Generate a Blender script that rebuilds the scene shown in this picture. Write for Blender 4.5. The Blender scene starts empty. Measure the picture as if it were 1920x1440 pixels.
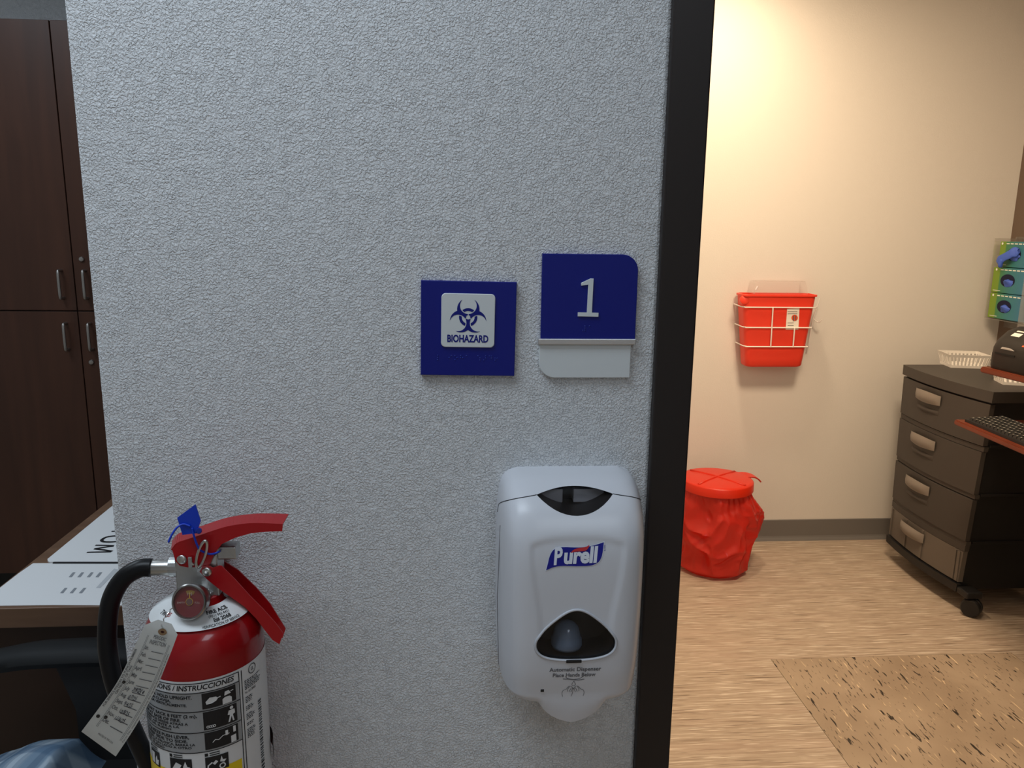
import bpy, bmesh, math, random
from mathutils import Vector, Matrix, noise
random.seed(7)
PI = math.pi
sc = bpy.context.scene
COL = sc.collection

# ------------------------------------------------------------------ camera
F, HC = 1442.0, 1.55                       # focal length in pixels of the 1920x1440 frame, eye height
YAW, PITCH, ROLL = math.radians(4.3), math.radians(11.4), math.radians(0.78)
fw = Vector((math.sin(YAW)*math.cos(PITCH), math.cos(YAW)*math.cos(PITCH), -math.sin(PITCH)))
r0 = Vector((math.cos(YAW), -math.sin(YAW), 0)); u0 = r0.cross(fw)
rt = math.cos(ROLL)*r0 + math.sin(ROLL)*u0
up = -math.sin(ROLL)*r0 + math.cos(ROLL)*u0
EYE = Vector((0, 0, HC))
cam = bpy.data.objects.new('camera', bpy.data.cameras.new('camera'))
COL.objects.link(cam)
cam.data.sensor_width = 36.0
cam.data.lens = F/1920*36.0
cam.data.clip_start = 0.02
M3 = Matrix((rt, up, -fw)).transposed()
cam.matrix_world = Matrix.Translation(EYE) @ M3.to_4x4()
sc.camera = cam

# ------------------------------------------------------------------ light
sc.view_settings.view_transform = 'Standard'
sc.view_settings.look = 'None'
sc.view_settings.gamma = 1.0
sc.view_settings.use_curve_mapping = False
sc.view_settings.exposure = 0.0
w = bpy.data.worlds.new('world'); sc.world = w
w.use_nodes = True
w.node_tree.nodes['Background'].inputs[0].default_value = (0.6, 0.7, 0.9, 1)
w.node_tree.nodes['Background'].inputs[1].default_value = 0.02

def area(name, loc, target, size, energy, color, shape='RECTANGLE', size_y=None, spread=180):
    l = bpy.data.lights.new(name, 'AREA'); l.energy = energy; l.color = color
    l.shape = shape; l.size = size; l.spread = math.radians(spread)
    if size_y: l.size_y = size_y
    o = bpy.data.objects.new(name, l); COL.objects.link(o)
    o.location = loc
    o.rotation_euler = (Vector(target)-Vector(loc)).to_track_quat('-Z', 'Y').to_euler()
    return o

COOL = (0.76, 0.88, 1.0)
WARM = (1.0, 0.75, 0.50)
area('office_area_light', (-0.70, 0.38, 2.72), (-0.70, 0.38, 0), 1.2, 17, COOL, size_y=0.6)
area('office_area_light', (0.6, -1.1, 2.72), (0.6, -1.1, 0), 0.6, 10, COOL, size_y=1.2)
area('office_area_light', (-1.9, 2.0, 2.72), (-1.9, 2.0, 0), 0.6, 16, COOL, size_y=1.2)  # added lamp, no such panel seen: brightens the cabinet and the wall above it
area('exam_room_downlight', (1.10, 3.10, 2.72), (1.10, 3.10, 0), 0.16, 15, WARM, shape='DISK')
area('exam_room_ceiling_light', (1.30, 2.05, 2.72), (1.30, 2.05, 0), 0.45, 44, WARM, size_y=0.45)

# ------------------------------------------------------------------ pixel -> point
def ray(x, y): return fw + (x-960)/F*rt - (y-720)/F*up
def onY(x, y, Y): d = ray(x, y); return EYE + d*(Y/d.y)
def onZ(x, y, Z): d = ray(x, y); return EYE + d*((Z-HC)/d.z)
def onX(x, y, X): d = ray(x, y); return EYE + d*(X/d.x)

# ------------------------------------------------------------------ materials
MATS = {}
def srgb(r, g, b):
    f = lambda c: (c/255/12.92) if c/255 <= .04045 else ((c/255+.055)/1.055)**2.4
    return (f(r), f(g), f(b), 1)
def mat(name, col, rough=.5, metal=0., spec=.5, trans=0., alpha=1., coat=0., bump=None, var=None, ior=1.45):
    """col linear rgba; bump=(scale, distance, detail); var=(scale, amount)"""
    if name in MATS: return MATS[name]
    m = bpy.data.materials.new(name); m.use_nodes = True
    nt = m.node_tree; b = nt.nodes['Principled BSDF']
    b.inputs['Base Color'].default_value = col if len(col) == 4 else (*col, 1)
    b.inputs['Roughness'].default_value = rough
    b.inputs['Metallic'].default_value = metal
    b.inputs['Specular IOR Level'].default_value = spec
    b.inputs['Transmission Weight'].default_value = trans
    b.inputs['Alpha'].default_value = alpha
    b.inputs['Coat Weight'].default_value = coat
    b.inputs['IOR'].default_value = ior
    if bump or var:
        tc = nt.nodes.new('ShaderNodeTexCoord')
    if var:
        n = nt.nodes.new('ShaderNodeTexNoise'); n.inputs['Scale'].default_value = var[0]; n.inputs['Detail'].default_value = 4
        nt.links.new(tc.outputs['Object'], n.inputs['Vector'])
        r = nt.nodes.new('ShaderNodeValToRGB')
        c = b.inputs['Base Color'].default_value[:]
        r.color_ramp.elements[0].position = .3; r.color_ramp.elements[1].position = .7
        r.color_ramp.elements[0].color = [max(0, x*(1-var[1])) for x in c[:3]]+[1]
        r.color_ramp.elements[1].color = [min(1, x*(1+var[1])) for x in c[:3]]+[1]
        nt.links.new(n.outputs['Fac'], r.inputs['Fac']); nt.links.new(r.outputs['Color'], b.inputs['Base Color'])
    if bump:
        n = nt.nodes.new('ShaderNodeTexNoise'); n.inputs['Scale'].default_value = bump[0]
        n.inputs['Detail'].default_value = bump[2] if len(bump) > 2 else 2
        nt.links.new(tc.outputs['Object'], n.inputs['Vector'])
        bp = nt.nodes.new('ShaderNodeBump'); bp.inputs['Distance'].default_value = bump[1]; bp.inputs['Strength'].default_value = 1
        nt.links.new(n.outputs['Fac'], bp.inputs['Height']); nt.links.new(bp.outputs['Normal'], b.inputs['Normal'])
    MATS[name] = m
    return m

def glass(name, tint=(1, 1, 1), fac=.12, rough=.05, opaque=0.0, ocol=(1, 1, 1)):
    """thin clear plastic: see-through with a gloss and a little haze"""
    if name in MATS: return MATS[name]
    m = bpy.data.materials.new(name); m.use_nodes = True
    nt = m.node_tree; nt.nodes.clear()
    out = nt.nodes.new('ShaderNodeOutputMaterial')
    t = nt.nodes.new('ShaderNodeBsdfTransparent'); t.inputs[0].default_value = (*tint, 1)
    g = nt.nodes.new('ShaderNodeBsdfGlossy'); g.inputs['Roughness'].default_value = rough
    d = nt.nodes.new('ShaderNodeBsdfDiffuse'); d.inputs[0].default_value = (*ocol, 1)
    lw = nt.nodes.new('ShaderNodeLayerWeight'); lw.inputs[0].default_value = .5
    pw = nt.nodes.new('ShaderNodeMath'); pw.operation = 'POWER'; pw.inputs[1].default_value = 3.5
    nt.links.new(lw.outputs['Facing'], pw.inputs[0])
    ma = nt.nodes.new('ShaderNodeMath'); ma.operation = 'MULTIPLY_ADD'; ma.inputs[1].default_value = .6; ma.inputs[2].default_value = .03+fac*.2
    nt.links.new(pw.outputs[0], ma.inputs[0])
    mx0 = nt.nodes.new('ShaderNodeMixShader'); mx0.inputs[0].default_value = opaque
    nt.links.new(t.outputs[0], mx0.inputs[1]); nt.links.new(d.outputs[0], mx0.inputs[2])
    mx = nt.nodes.new('ShaderNodeMixShader')
    nt.links.new(ma.outputs[0], mx.inputs[0]); nt.links.new(mx0.outputs[0], mx.inputs[1]); nt.links.new(g.outputs[0], mx.inputs[2])
    nt.links.new(mx.outputs[0], out.inputs[0])
    MATS[name] = m
    return m

def wall_paint(name, col, scale, dist, rough=.55, rough_tex=True):
    m = bpy.data.materials.new(name); m.use_nodes = True
    nt = m.node_tree; b = nt.nodes['Principled BSDF']
    b.inputs['Base Color'].default_value = (*col, 1); b.inputs['Roughness'].default_value = rough
    b.inputs['Specular IOR Level'].default_value = .35
    tc = nt.nodes.new('ShaderNodeTexCoord')
    n1 = nt.nodes.new('ShaderNodeTexNoise'); n1.inputs['Scale'].default_value = scale; n1.inputs['Detail'].default_value = 2.5; n1.inputs['Roughness'].default_value = .55
    n1.inputs['Distortion'].default_value = .6
    nt.links.new(tc.outputs['Object'], n1.inputs['Vector'])
    n2 = nt.nodes.new('ShaderNodeTexNoise'); n2.inputs['Scale'].default_value = scale*.22; n2.inputs['Detail'].default_value = 1
    nt.links.new(tc.outputs['Object'], n2.inputs['Vector'])
    rp = nt.nodes.new('ShaderNodeMapRange'); rp.interpolation_type = 'SMOOTHSTEP'
    rp.inputs[1].default_value = .40; rp.inputs[2].default_value = .62
    nt.links.new(n1.outputs['Fac'], rp.inputs[0])
    am = nt.nodes.new('ShaderNodeMath'); am.operation = 'MULTIPLY_ADD'; am.inputs[2].default_value = 0
    mr = nt.nodes.new('ShaderNodeMapRange'); mr.inputs[1].default_value = .3; mr.inputs[2].default_value = .7; mr.inputs[3].default_value = .45; mr.inputs[4].default_value = 1.0
    nt.links.new(n2.outputs['Fac'], mr.inputs[0])
    nt.links.new(rp.outputs[0], am.inputs[0]); nt.links.new(mr.outputs[0], am.inputs[1])
    bp = nt.nodes.new('ShaderNodeBump'); bp.inputs['Distance'].default_value = dist; bp.inputs['Strength'].default_value = 1
    nt.links.new(am.outputs[0], bp.inputs['Height']); nt.links.new(bp.outputs['Normal'], b.inputs['Normal'])
    MATS[name] = m
    return m

def streak_floor(name):
    """beige sheet flooring with short streaks running across the room"""
    m = bpy.data.materials.new(name); m.use_nodes = True
    nt = m.node_tree; b = nt.nodes['Principled BSDF']; b.inputs['Roughness'].default_value = .5; b.inputs['Specular IOR Level'].default_value = .3
    tc = nt.nodes.new('ShaderNodeTexCoord')
    def stretched(sx, sy, det, seed):
        mp = nt.nodes.new('ShaderNodeMapping'); mp.inputs['Scale'].default_value = (sx, sy, 1); mp.inputs['Location'].default_value = (seed, seed*1.7, 0)
        nt.links.new(tc.outputs['Object'], mp.inputs['Vector'])
        n = nt.nodes.new('ShaderNodeTexNoise'); n.inputs['Scale'].default_value = 1; n.inputs['Detail'].default_value = det; n.inputs['Roughness'].default_value = .6
        nt.links.new(mp.outputs[0], n.inputs['Vector']); return n
    a = stretched(5, 130, 4, 3); c = stretched(6, 190, 3, 11); e = stretched(1.6, 12, 3, 23); g = stretched(7, 210, 2, 41)
    r = nt.nodes.new('ShaderNodeValToRGB'); r.color_ramp.elements[0].position = .25; r.color_ramp.elements[1].position = .75
    r.color_ramp.elements[0].color = srgb(144, 126, 109); r.color_ramp.elements[1].color = srgb(192, 177, 159)
    nt.links.new(a.outputs['Fac'], r.inputs['Fac'])
    def over(prev, fac_node, lo, hi, col, amt):
        rr = nt.nodes.new('ShaderNodeMapRange'); rr.inputs[1].default_value = lo; rr.inputs[2].default_value = hi; rr.inputs[4].default_value = amt
        nt.links.new(fac_node.outputs['Fac'], rr.inputs[0])
        mx = nt.nodes.new('ShaderNodeMix'); mx.data_type = 'RGBA'
        nt.links.new(rr.outputs[0], mx.inputs['Factor']); nt.links.new(prev, mx.inputs['A']); mx.inputs['B'].default_value = col
        return mx.outputs['Result']
    o = over(r.outputs['Color'], c, .57, .68, srgb(92, 76, 62), .85)
    o = over(o, g, .58, .68, srgb(236, 226, 210), .8)
    o = over(o, e, .5, .75, srgb(178, 156, 140), .45)
    nt.links.new(o, b.inputs['Base Color'])
    MATS[name] = m; return m

def fleck_tile(name):
    """tan tile with dark and pale flecks that run towards the back wall"""
    m = bpy.data.materials.new(name); m.use_nodes = True
    nt = m.node_tree; b = nt.nodes['Principled BSDF']; b.inputs['Roughness'].default_value = .45; b.inputs['Specular IOR Level'].default_value = .3
    tc = nt.nodes.new('ShaderNodeTexCoord')
    def flecks(sx, sy, seed, dist=.35):
        mp = nt.nodes.new('ShaderNodeMapping'); mp.inputs['Scale'].default_value = (sx, sy, 1); mp.inputs['Location'].default_value = (seed, seed*.7, 0)
        mp.inputs['Rotation'].default_value = (0, 0, math.radians(6))
        nt.links.new(tc.outputs['Object'], mp.inputs['Vector'])
        n = nt.nodes.new('ShaderNodeTexNoise'); n.inputs['Scale'].default_value = 1; n.inputs['Detail'].default_value = 2.2; n.inputs['Roughness'].default_value = .55; n.inputs['Distortion'].default_value = dist
        nt.links.new(mp.outputs[0], n.inputs['Vector']); return n
    base = flecks(4, 4, 5)
    r = nt.nodes.new('ShaderNodeValToRGB'); r.color_ramp.elements[0].position = .3; r.color_ramp.elements[1].position = .7
    r.color_ramp.elements[0].color = srgb(150, 133, 114); r.color_ramp.elements[1].color = srgb(168, 151, 131)
    nt.links.new(base.outputs['Fac'], r.inputs['Fac'])
    prev = r.outputs['Color']
    for (sx, sy, seed, lo, hi, col, amt) in ((78, 13, 1.3, .64, .665, srgb(40, 36, 34), .95), (130, 22, 8.1, .645, .68, srgb(60, 50, 44), .9),
                                             (100, 11, 15.7, .65, .70, srgb(222, 200, 165), .8)):
        n = flecks(sx, sy, seed)
        rr = nt.nodes.new('ShaderNodeMapRange'); rr.inputs[1].default_value = lo; rr.inputs[2].default_value = hi; rr.inputs[4].default_value = amt
        nt.links.new(n.outputs['Fac'], rr.inputs[0])
        mx = nt.nodes.new('ShaderNodeMix'); mx.data_type = 'RGBA'
        nt.links.new(rr.outputs[0], mx.inputs['Factor']); nt.links.new(prev, mx.inputs['A']); mx.inputs['B'].default_value = col
        prev = mx.outputs['Result']
    nt.links.new(prev, b.inputs['Base Color'])
    MATS[name] = m; return m

def wood(name, c1, c2, scale=(3, 3, 40), rough=.45, spec=.4):
    m = bpy.data.materials.new(name); m.use_nodes = True
    nt = m.node_tree; b = nt.nodes['Principled BSDF']; b.inputs['Roughness'].default_value = rough; b.inputs['Specular IOR Level'].default_value = spec
    tc = nt.nodes.new('ShaderNodeTexCoord'); mp = nt.nodes.new('ShaderNodeMapping'); mp.inputs['Scale'].default_value = scale
    nt.links.new(tc.outputs['Object'], mp.inputs['Vector'])
    n = nt.nodes.new('ShaderNodeTexNoise'); n.inputs['Scale'].default_value = 1; n.inputs['Detail'].default_value = 5; n.inputs['Distortion'].default_value = .4
    nt.links.new(mp.outputs[0], n.inputs['Vector'])
    r = nt.nodes.new('ShaderNodeValToRGB'); r.color_ramp.elements[0].position = .3; r.color_ramp.elements[1].position = .7
    r.color_ramp.elements[0].color = c1; r.color_ramp.elements[1].color = c2
    nt.links.new(n.outputs['Fac'], r.inputs['Fac']); nt.links.new(r.outputs['Color'], b.inputs['Base Color'])
    MATS[name] = m; return m

def plaid(name):
    m = bpy.data.materials.new(name); m.use_nodes = True
    nt = m.node_tree; b = nt.nodes['Principled BSDF']; b.inputs['Roughness'].default_value = .9; b.inputs['Specular IOR Level'].default_value = .1
    tc = nt.nodes.new('ShaderNodeTexCoord')
    prev = None
    for i, (ang, sc_, seed, col, amt) in enumerate(((18, 4.2, 0, srgb(92, 120, 146), .7), (108, 3.6, 1.3, srgb(76, 104, 134), .55), (18, 11, .4, srgb(60, 84, 112), .35))):
        mp = nt.nodes.new('ShaderNodeMapping'); mp.inputs['Rotation'].default_value = (0, 0, math.radians(ang)); mp.inputs['Location'].default_value = (seed, 0, 0)
        nt.links.new(tc.outputs['Object'], mp.inputs['Vector'])
        wv = nt.nodes.new('ShaderNodeTexWave'); wv.inputs['Scale'].default_value = sc_; wv.inputs['Distortion'].default_value = .6
        nt.links.new(mp.outputs[0], wv.inputs['Vector'])
        rr = nt.nodes.new('ShaderNodeMapRange'); rr.inputs[1].default_value = .45; rr.inputs[2].default_value = .65; rr.inputs[4].default_value = amt
        nt.links.new(wv.outputs['Fac'], rr.inputs[0])
        mx = nt.nodes.new('ShaderNodeMix'); mx.data_type = 'RGBA'; mx.inputs['B'].default_value = col
        nt.links.new(rr.outputs[0], mx.inputs['Factor'])
        if prev is None: mx.inputs['A'].default_value = srgb(168, 184, 198)
        else: nt.links.new(prev, mx.inputs['A'])
        prev = mx.outputs['Result']
    nt.links.new(prev, b.inputs['Base Color'])
    MATS[name] = m; return m

# ------------------------------------------------------------------ object helpers
BASE = {}                                    # object name -> world position of its thing's base
def tag(o, label=None, cat=None, group=None, kind=None):
    if label: o['label'] = label
    if cat: o['category'] = cat
    if group: o['group'] = group
    if kind: o['kind'] = kind
    return o
def thing(name, loc, label=None, cat=None, group=None, kind=None):
    o = bpy.data.objects.new(name, None); COL.objects.link(o); o.location = loc
    o.empty_display_size = .05
    BASE[o.name] = Vector(loc)
    return tag(o, label, cat, group, kind)
def mesh(name, verts, faces, m, parent=None, base=None, smooth=False, sharp=None):
    """one mesh object from world-space vertices; its origin is the base of the thing it belongs to"""
    if parent is not None: b = BASE[parent.name]
    else:
        b = Vector(base) if base is not None else sum((Vector(v) for v in verts), Vector())/max(1, len(verts))
    me = bpy.data.meshes.new(name)
    me.from_pydata([Vector(v)-b for v in verts], [], faces)
    me.validate()
    for mm in (m if isinstance(m, (list, tuple)) else [m]): me.materials.append(mm)
    bm = bmesh.new(); bm.from_mesh(me); bmesh.ops.recalc_face_normals(bm, faces=bm.faces); bm.to_mesh(me); bm.free()
    if smooth or sharp:
        for p in me.polygons: p.use_smooth = True
        if sharp: me.set_sharp_from_angle(angle=math.radians(sharp))
    o = bpy.data.objects.new(name, me); COL.objects.link(o)
    if parent is not None: o.parent = parent
    else: o.location = b
    BASE[o.name] = b
    return o

class Geo:
    """collects shapes (world space) for one mesh"""
    def __init__(s): s.v = []; s.f = []
    def add(s, v, f):
        k = len(s.v); s.v += [Vector(p) for p in v]; s.f += [[i+k for i in q] for q in f]; return s
    def box(s, a, b, bevel=0, seg=2):
        x0, y0, z0 = [min(a[i], b[i]) for i in range(3)]; x1, y1, z1 = [max(a[i], b[i]) for i in range(3)]
        v = [(x0,y0,z0),(x1,y0,z0),(x1,y1,z0),(x0,y1,z0),(x0,y0,z1),(x1,y0,z1),(x1,y1,z1),(x0,y1,z1)]
        f = [(0,3,2,1),(4,5,6,7),(0,1,5,4),(1,2,6,5),(2,3,7,6),(3,0,4,7)]
        if bevel:
            bm = bmesh.new(); vs = [bm.verts.new(p) for p in v]
            for q in f: bm.faces.new([vs[i] for i in q])
            bmesh.ops.bevel(bm, geom=bm.edges[:], offset=bevel, segments=seg, affect='EDGES', profile=.5)
            bm.verts.ensure_lookup_table(); bm.verts.index_update()
            s.add([q.co.copy() for q in bm.verts], [[q.index for q in g.verts] for g in bm.faces]); bm.free()
            return s
        return s.add(v, f)
    def obox(s, c, ax, ay, az, bevel=0):
        """box from centre and three half-axis vectors"""
        g = Geo().box((-1,-1,-1), (1,1,1))
        if bevel:
            L = (Vector(ax).length, Vector(ay).length, Vector(az).length)
            g = Geo().box([-l for l in L], L, bevel)
            g.v = [Vector((p.x/L[0], p.y/L[1], p.z/L[2])) for p in g.v]
        c, ax, ay, az = map(Vector, (c, ax, ay, az))
        return s.add([c + ax*p.x + ay*p.y + az*p.z for p in g.v], g.f)
    def tube(s, pts, r, n=8, closed=False, cap=True):
        pts = [Vector(p) for p in pts]; N = len(pts); rr = r if isinstance(r, (list, tuple)) else [r]*N
        t = []
        for i in range(N):
            a = pts[(i-1) % N] if closed or i > 0 else pts[i]; b = pts[(i+1) % N] if closed or i < N-1 else pts[i]
            t.append((b-a).normalized())
        ref = Vector((0, 0, 1)) if abs(t[0].z) < .9 else Vector((0, 1, 0))
        nrm = t[0].cross(ref).normalized(); v = []
        for i in range(N):
            nrm = (nrm - t[i]*nrm.dot(t[i])).normalized(); bn = t[i].cross(nrm)
            for k in range(n):
                a = 2*PI*k/n; v.append(pts[i] + (nrm*math.cos(a)+bn*math.sin(a))*rr[i])
        f = []
        for i in range(N if closed else N-1):
            j = (i+1) % N
            for k in range(n): f.append((i*n+k, i*n+(k+1) % n, j*n+(k+1) % n, j*n+k))
        if cap and not closed: f += [list(range(n))[::-1], [(N-1)*n+k for k in range(n)]]
        return s.add(v, f)
    def lathe(s, prof, c, axis=(0, 0, 1), n=48, cap=True):
        """prof = [(r, h)] along axis from c"""
        ax = Vector(axis).normalized(); ref = Vector((1, 0, 0)) if abs(ax.x) < .9 else Vector((0, 1, 0))
        e1 = (ref - ax*ref.dot(ax)).normalized(); e2 = ax.cross(e1); c = Vector(c); v = []; f = []
        for (r, h) in prof:
            for k in range(n):
                a = 2*PI*k/n; v.append(c + ax*h + (e1*math.cos(a)+e2*math.sin(a))*r)
        for i in range(len(prof)-1):
            for k in range(n): f.append((i*n+k, i*n+(k+1) % n, (i+1)*n+(k+1) % n, (i+1)*n+k))
        if cap: f += [list(range(n))[::-1], [(len(prof)-1)*n+k for k in range(n)]]
        return s.add(v, f)
    def prism(s, pts, d):
        """closed polygon of world points pushed along the vector d"""
        d = Vector(d); n = len(pts); v = [Vector(p) for p in pts]; v += [p+d for p in v]
        f = [list(range(n)), list(range(2*n-1, n-1, -1))]
        f += [(i, (i+1) % n, n+(i+1) % n, n+i) for i in range(n)]
        return s.add(v, f)
    def grid(s, fn, nu, nv):
        v = [fn(i/nu, j/nv) for j in range(nv+1) for i in range(nu+1)]
        f = [(j*(nu+1)+i, j*(nu+1)+i+1, (j+1)*(nu+1)+i+1, (j+1)*(nu+1)+i) for j in range(nv) for i in range(nu)]
        return s.add(v, f)
    def obj(s, name, m, parent=None, base=None, smooth=False, sharp=None):
        return mesh(name, s.v, s.f, m, parent, base, smooth, sharp)

def smooth_path(pts, k=6, closed=False):
    P = [Vector(p) for p in pts]; n = len(P); out = []
    for i in range(n if closed else n-1):
        g = (lambda j: P[j % n]) if closed else (lambda j: P[max(0, min(n-1, j))])
        a, b, c, d = g(i-1), g(i), g(i+1), g(i+2)
        for q in range(k):
            t = q/k
            out.append(.5*((2*b)+(c-a)*t+(2*a-5*b+4*c-d)*t*t+(3*b-a-3*c+d)*t**3))
    if not closed: out.append(P[-1])
    return out

# ---- flat shapes in 2D, laid on a surface by a mapping (u, v) -> point
class Flat:
    def __init__(s): s.v = []; s.f = []
    def add(s, v, f): k = len(s.v); s.v += [tuple(p)[:2] for p in v]; s.f += [[i+k for i in q] for q in f]; return s
    def rect(s, x0, y0, x1, y1, nx=1, ny=1):
        v = [(x0+(x1-x0)*i/nx, y0+(y1-y0)*j/ny) for j in range(ny+1) for i in range(nx+1)]
        return s.add(v, [(j*(nx+1)+i, j*(nx+1)+i+1, (j+1)*(nx+1)+i+1, (j+1)*(nx+1)+i) for j in range(ny) for i in range(nx)])
    def poly(s, pts): return s.add(pts, [list(range(len(pts)))])
    def disc(s, x, y, r, n=24, ry=None): return s.poly([(x+r*math.cos(2*PI*i/n), y+(ry or r)*math.sin(2*PI*i/n)) for i in range(n)])
    def ring(s, x, y, r1, r2, n=32, a0=0, a1=2*PI):
        v = []
        for i in range(n+1):
            a = a0+(a1-a0)*i/n; v += [(x+r1*math.cos(a), y+r1*math.sin(a)), (x+r2*math.cos(a), y+r2*math.sin(a))]
        return s.add(v, [(2*i, 2*i+1, 2*i+3, 2*i+2) for i in range(n)])
    def ribbon(s, pts, w):
        P = [Vector((p[0], p[1])) for p in pts]; v = []
        for i, p in enumerate(P):
            t = (P[min(i+1, len(P)-1)]-P[max(i-1, 0)])
            t = t.normalized() if t.length > 1e-9 else Vector((1, 0)); n = Vector((-t.y, t.x))*(w/2)
            v += [p+n, p-n]
        return s.add(v, [(2*i, 2*i+1, 2*i+3, 2*i+2) for i in range(len(P)-1)])
    def line(s, x0, y0, x1, y1, w, k=1): return s.ribbon([(x0+(x1-x0)*i/k, y0+(y1-y0)*i/k) for i in range(k+1)], w)
    def text(s, body, x, y, size, align='LEFT', bold=0., sx=1., shear=0., rot=0., fit=None, sp=1.):
        c = bpy.data.curves.new('t', 'FONT'); c.body = body; c.size = 1; c.resolution_u = 3; c.offset = bold
        c.space_character = sp; c.shear = shear
        o = bpy.data.objects.new('t', c)
        me = bpy.data.meshes.new_from_object(o)
        P = [(q.co.x, q.co.y) for q in me.vertices]; Fc = [list(q.vertices) for q in me.polygons]
        bpy.data.objects.remove(o); bpy.data.meshes.remove(me); bpy.data.curves.remove(c)
        if not P: return s
        xs = [p[0] for p in P]; x0, x1 = min(xs), max(xs)
        kx = size*sx if fit is None else fit/(x1-x0)
        off = {'LEFT': x0, 'CENTER': (x0+x1)/2, 'RIGHT': x1}[align]
        ca, sa = math.cos(rot), math.sin(rot); out = []
        for p in P:
            a, b = (p[0]-off)*kx, p[1]*size
            out.append((x+a*ca-b*sa, y+a*sa+b*ca))
        return s.add(out, Fc)
    def field(s, fn, x0, y0, x1, y1, n):
        """fill where fn > 0 (cells clipped along the contour)"""
        m = max(1, int(n*(y1-y0)/(x1-x0))); dx, dy = (x1-x0)/n, (y1-y0)/m
        val = [[fn(x0+dx*i, y0+dy*j) for i in range(n+1)] for j in range(m+1)]
        for j in range(m):
            for i in range(n):
                c = [(x0+dx*a, y0+dy*b, val[b][a]) for a, b in ((i, j), (i+1, j), (i+1, j+1), (i, j+1))]
                if all(q[2] <= 0 for q in c): continue
                if all(q[2] > 0 for q in c): s.poly([q[:2] for q in c]); continue
                pl = []
                for k in range(4):
                    a, b = c[k], c[(k+1) % 4]
                    if a[2] > 0: pl.append(a[:2])
                    if (a[2] > 0) != (b[2] > 0):
                        t = a[2]/(a[2]-b[2]); pl.append((a[0]+(b[0]-a[0])*t, a[1]+(b[1]-a[1])*t))
                if len(pl) > 2: s.poly(pl)
        return s
    def obj(s, name, m, mp, parent, thick=None):
        return mesh(name, [mp(*p) for p in s.v], s.f, m, parent)

def rounded(x0, y0, x1, y1, r, n=8, corners=(1, 1, 1, 1)):
    """corner order: bottom-left, bottom-right, top-right, top-left"""
    out = []
    for (cx, cy, a0, on) in ((x0, y0, PI, corners[0]), (x1, y0, 1.5*PI, corners[1]), (x1, y1, 0, corners[2]), (x0, y1, .5*PI, corners[3])):
        if not on: out.append((cx, cy)); continue
        ox, oy = (cx+r if cx == x0 else cx-r), (cy+r if cy == y0 else cy-r)
        out += [(ox+r*math.cos(a0+.5*PI*i/n), oy+r*math.sin(a0+.5*PI*i/n)) for i in range(n+1)]
    return out

# ------------------------------------------------------------------ common materials
m_wall_cool = wall_paint('painted_textured_wall', (.72, .74, .76), 340, .0013, .5)
m_wall_plain = mat('painted_wall', (.74, .72, .68), .6, bump=(160, .0004))
m_wall_brown = mat('brown_painted_wall', srgb(104, 88, 76), .6)
m_ceiling = mat('ceiling_paint', (.8, .8, .8), .8)
m_frame = mat('dark_bronze_frame', srgb(42, 36, 34), .42, spec=.4)
m_black = mat('black_plastic', (.012, .012, .013), .45)
m_black_soft = mat('black_rubber', (.014, .014, .015), .6)
m_white = mat('white_plastic', (.80, .81, .83), .35)
m_print_black = mat('black_print', (.01, .01, .012), .6)
m_print_grey = mat('grey_print', (.12, .12, .13), .6)
m_paper = mat('white_paper', (.82, .83, .84), .7)
m_chrome = mat('nickel_steel', (.62, .62, .60), .28, metal=1)
m_alu = mat('brushed_aluminium', (.72, .73, .75), .38, metal=1, bump=(400, .0002))

# ------------------------------------------------------------------ the setting
WY = .95                                      # front face of the near wall
BY = 3.609                                    # back wall of the exam room
RX = 2.686                                    # right wall
CH = 2.74
def struct(name, a, b, m, bevel=0):
    g = Geo().box(a, b, bevel); return tag(g.obj(name, m, base=(min(a[0], b[0]), min(a[1], b[1]), min(a[2], b[2]))), kind='structure')
struct('wall_front', (-.432, WY, 0), (.254, WY+.13, CH), m_wall_cool, .006)
struct('wall_front_right', (1.247, WY, 0), (RX, WY+.13, CH), m_wall_cool)
struct('wall_above_door', (.254, WY, 2.12), (1.247, WY+.13, CH), m_wall_cool)
struct('wall_partition', (-.06, WY+.13, 0), (.06, BY, CH), m_wall_plain)
struct('wall_back', (-.06, BY, 0), (RX+.1, BY+.1, CH), m_wall_plain)
struct('wall_right', (RX, -2.1, 0), (RX+.1, BY, CH), m_wall_brown)
struct('wall_office_back', (-3.1, 3.76, 0), (-.06, 3.86, CH), m_wall_cool)
struct('wall_left', (-3.2, -2.1, 0), (-3.1, 3.86, CH), m_wall_plain)
struct('wall_behind', (-3.2, -2.2, 0), (RX+.1, -2.1, CH), m_wall_plain)
struct('ceiling', (-3.2, -2.2, CH), (RX+.1, 3.9, CH+.08), m_ceiling)

m_floor = streak_floor('streaked_sheet_floor')
TX0, TX1, TY0, TY1 = 1.165, 2.10, 1.57, 2.512  # the inset square of fleck tile
g = Geo()
for (a, b) in (((-3.2, -2.2), (TX0-.0015, 3.9)), ((TX1+.0015, -2.2), (RX+.1, 3.9)), ((TX0-.0015, -2.2), (TX1+.0015, TY0-.0015)), ((TX0-.0015, TY1+.0015), (TX1+.0015, 3.9))):
    g.box((a[0], a[1], -.06), (b[0], b[1], 0))
fl = tag(g.obj('floor', m_floor, base=(0, 0, 0)), kind='structure')
Geo().box((TX0, TY0, -.03), (TX1, TY1, .0006), .0008, 1).obj('floor_tile', fleck_tile('fleck_tile'), fl)

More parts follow.
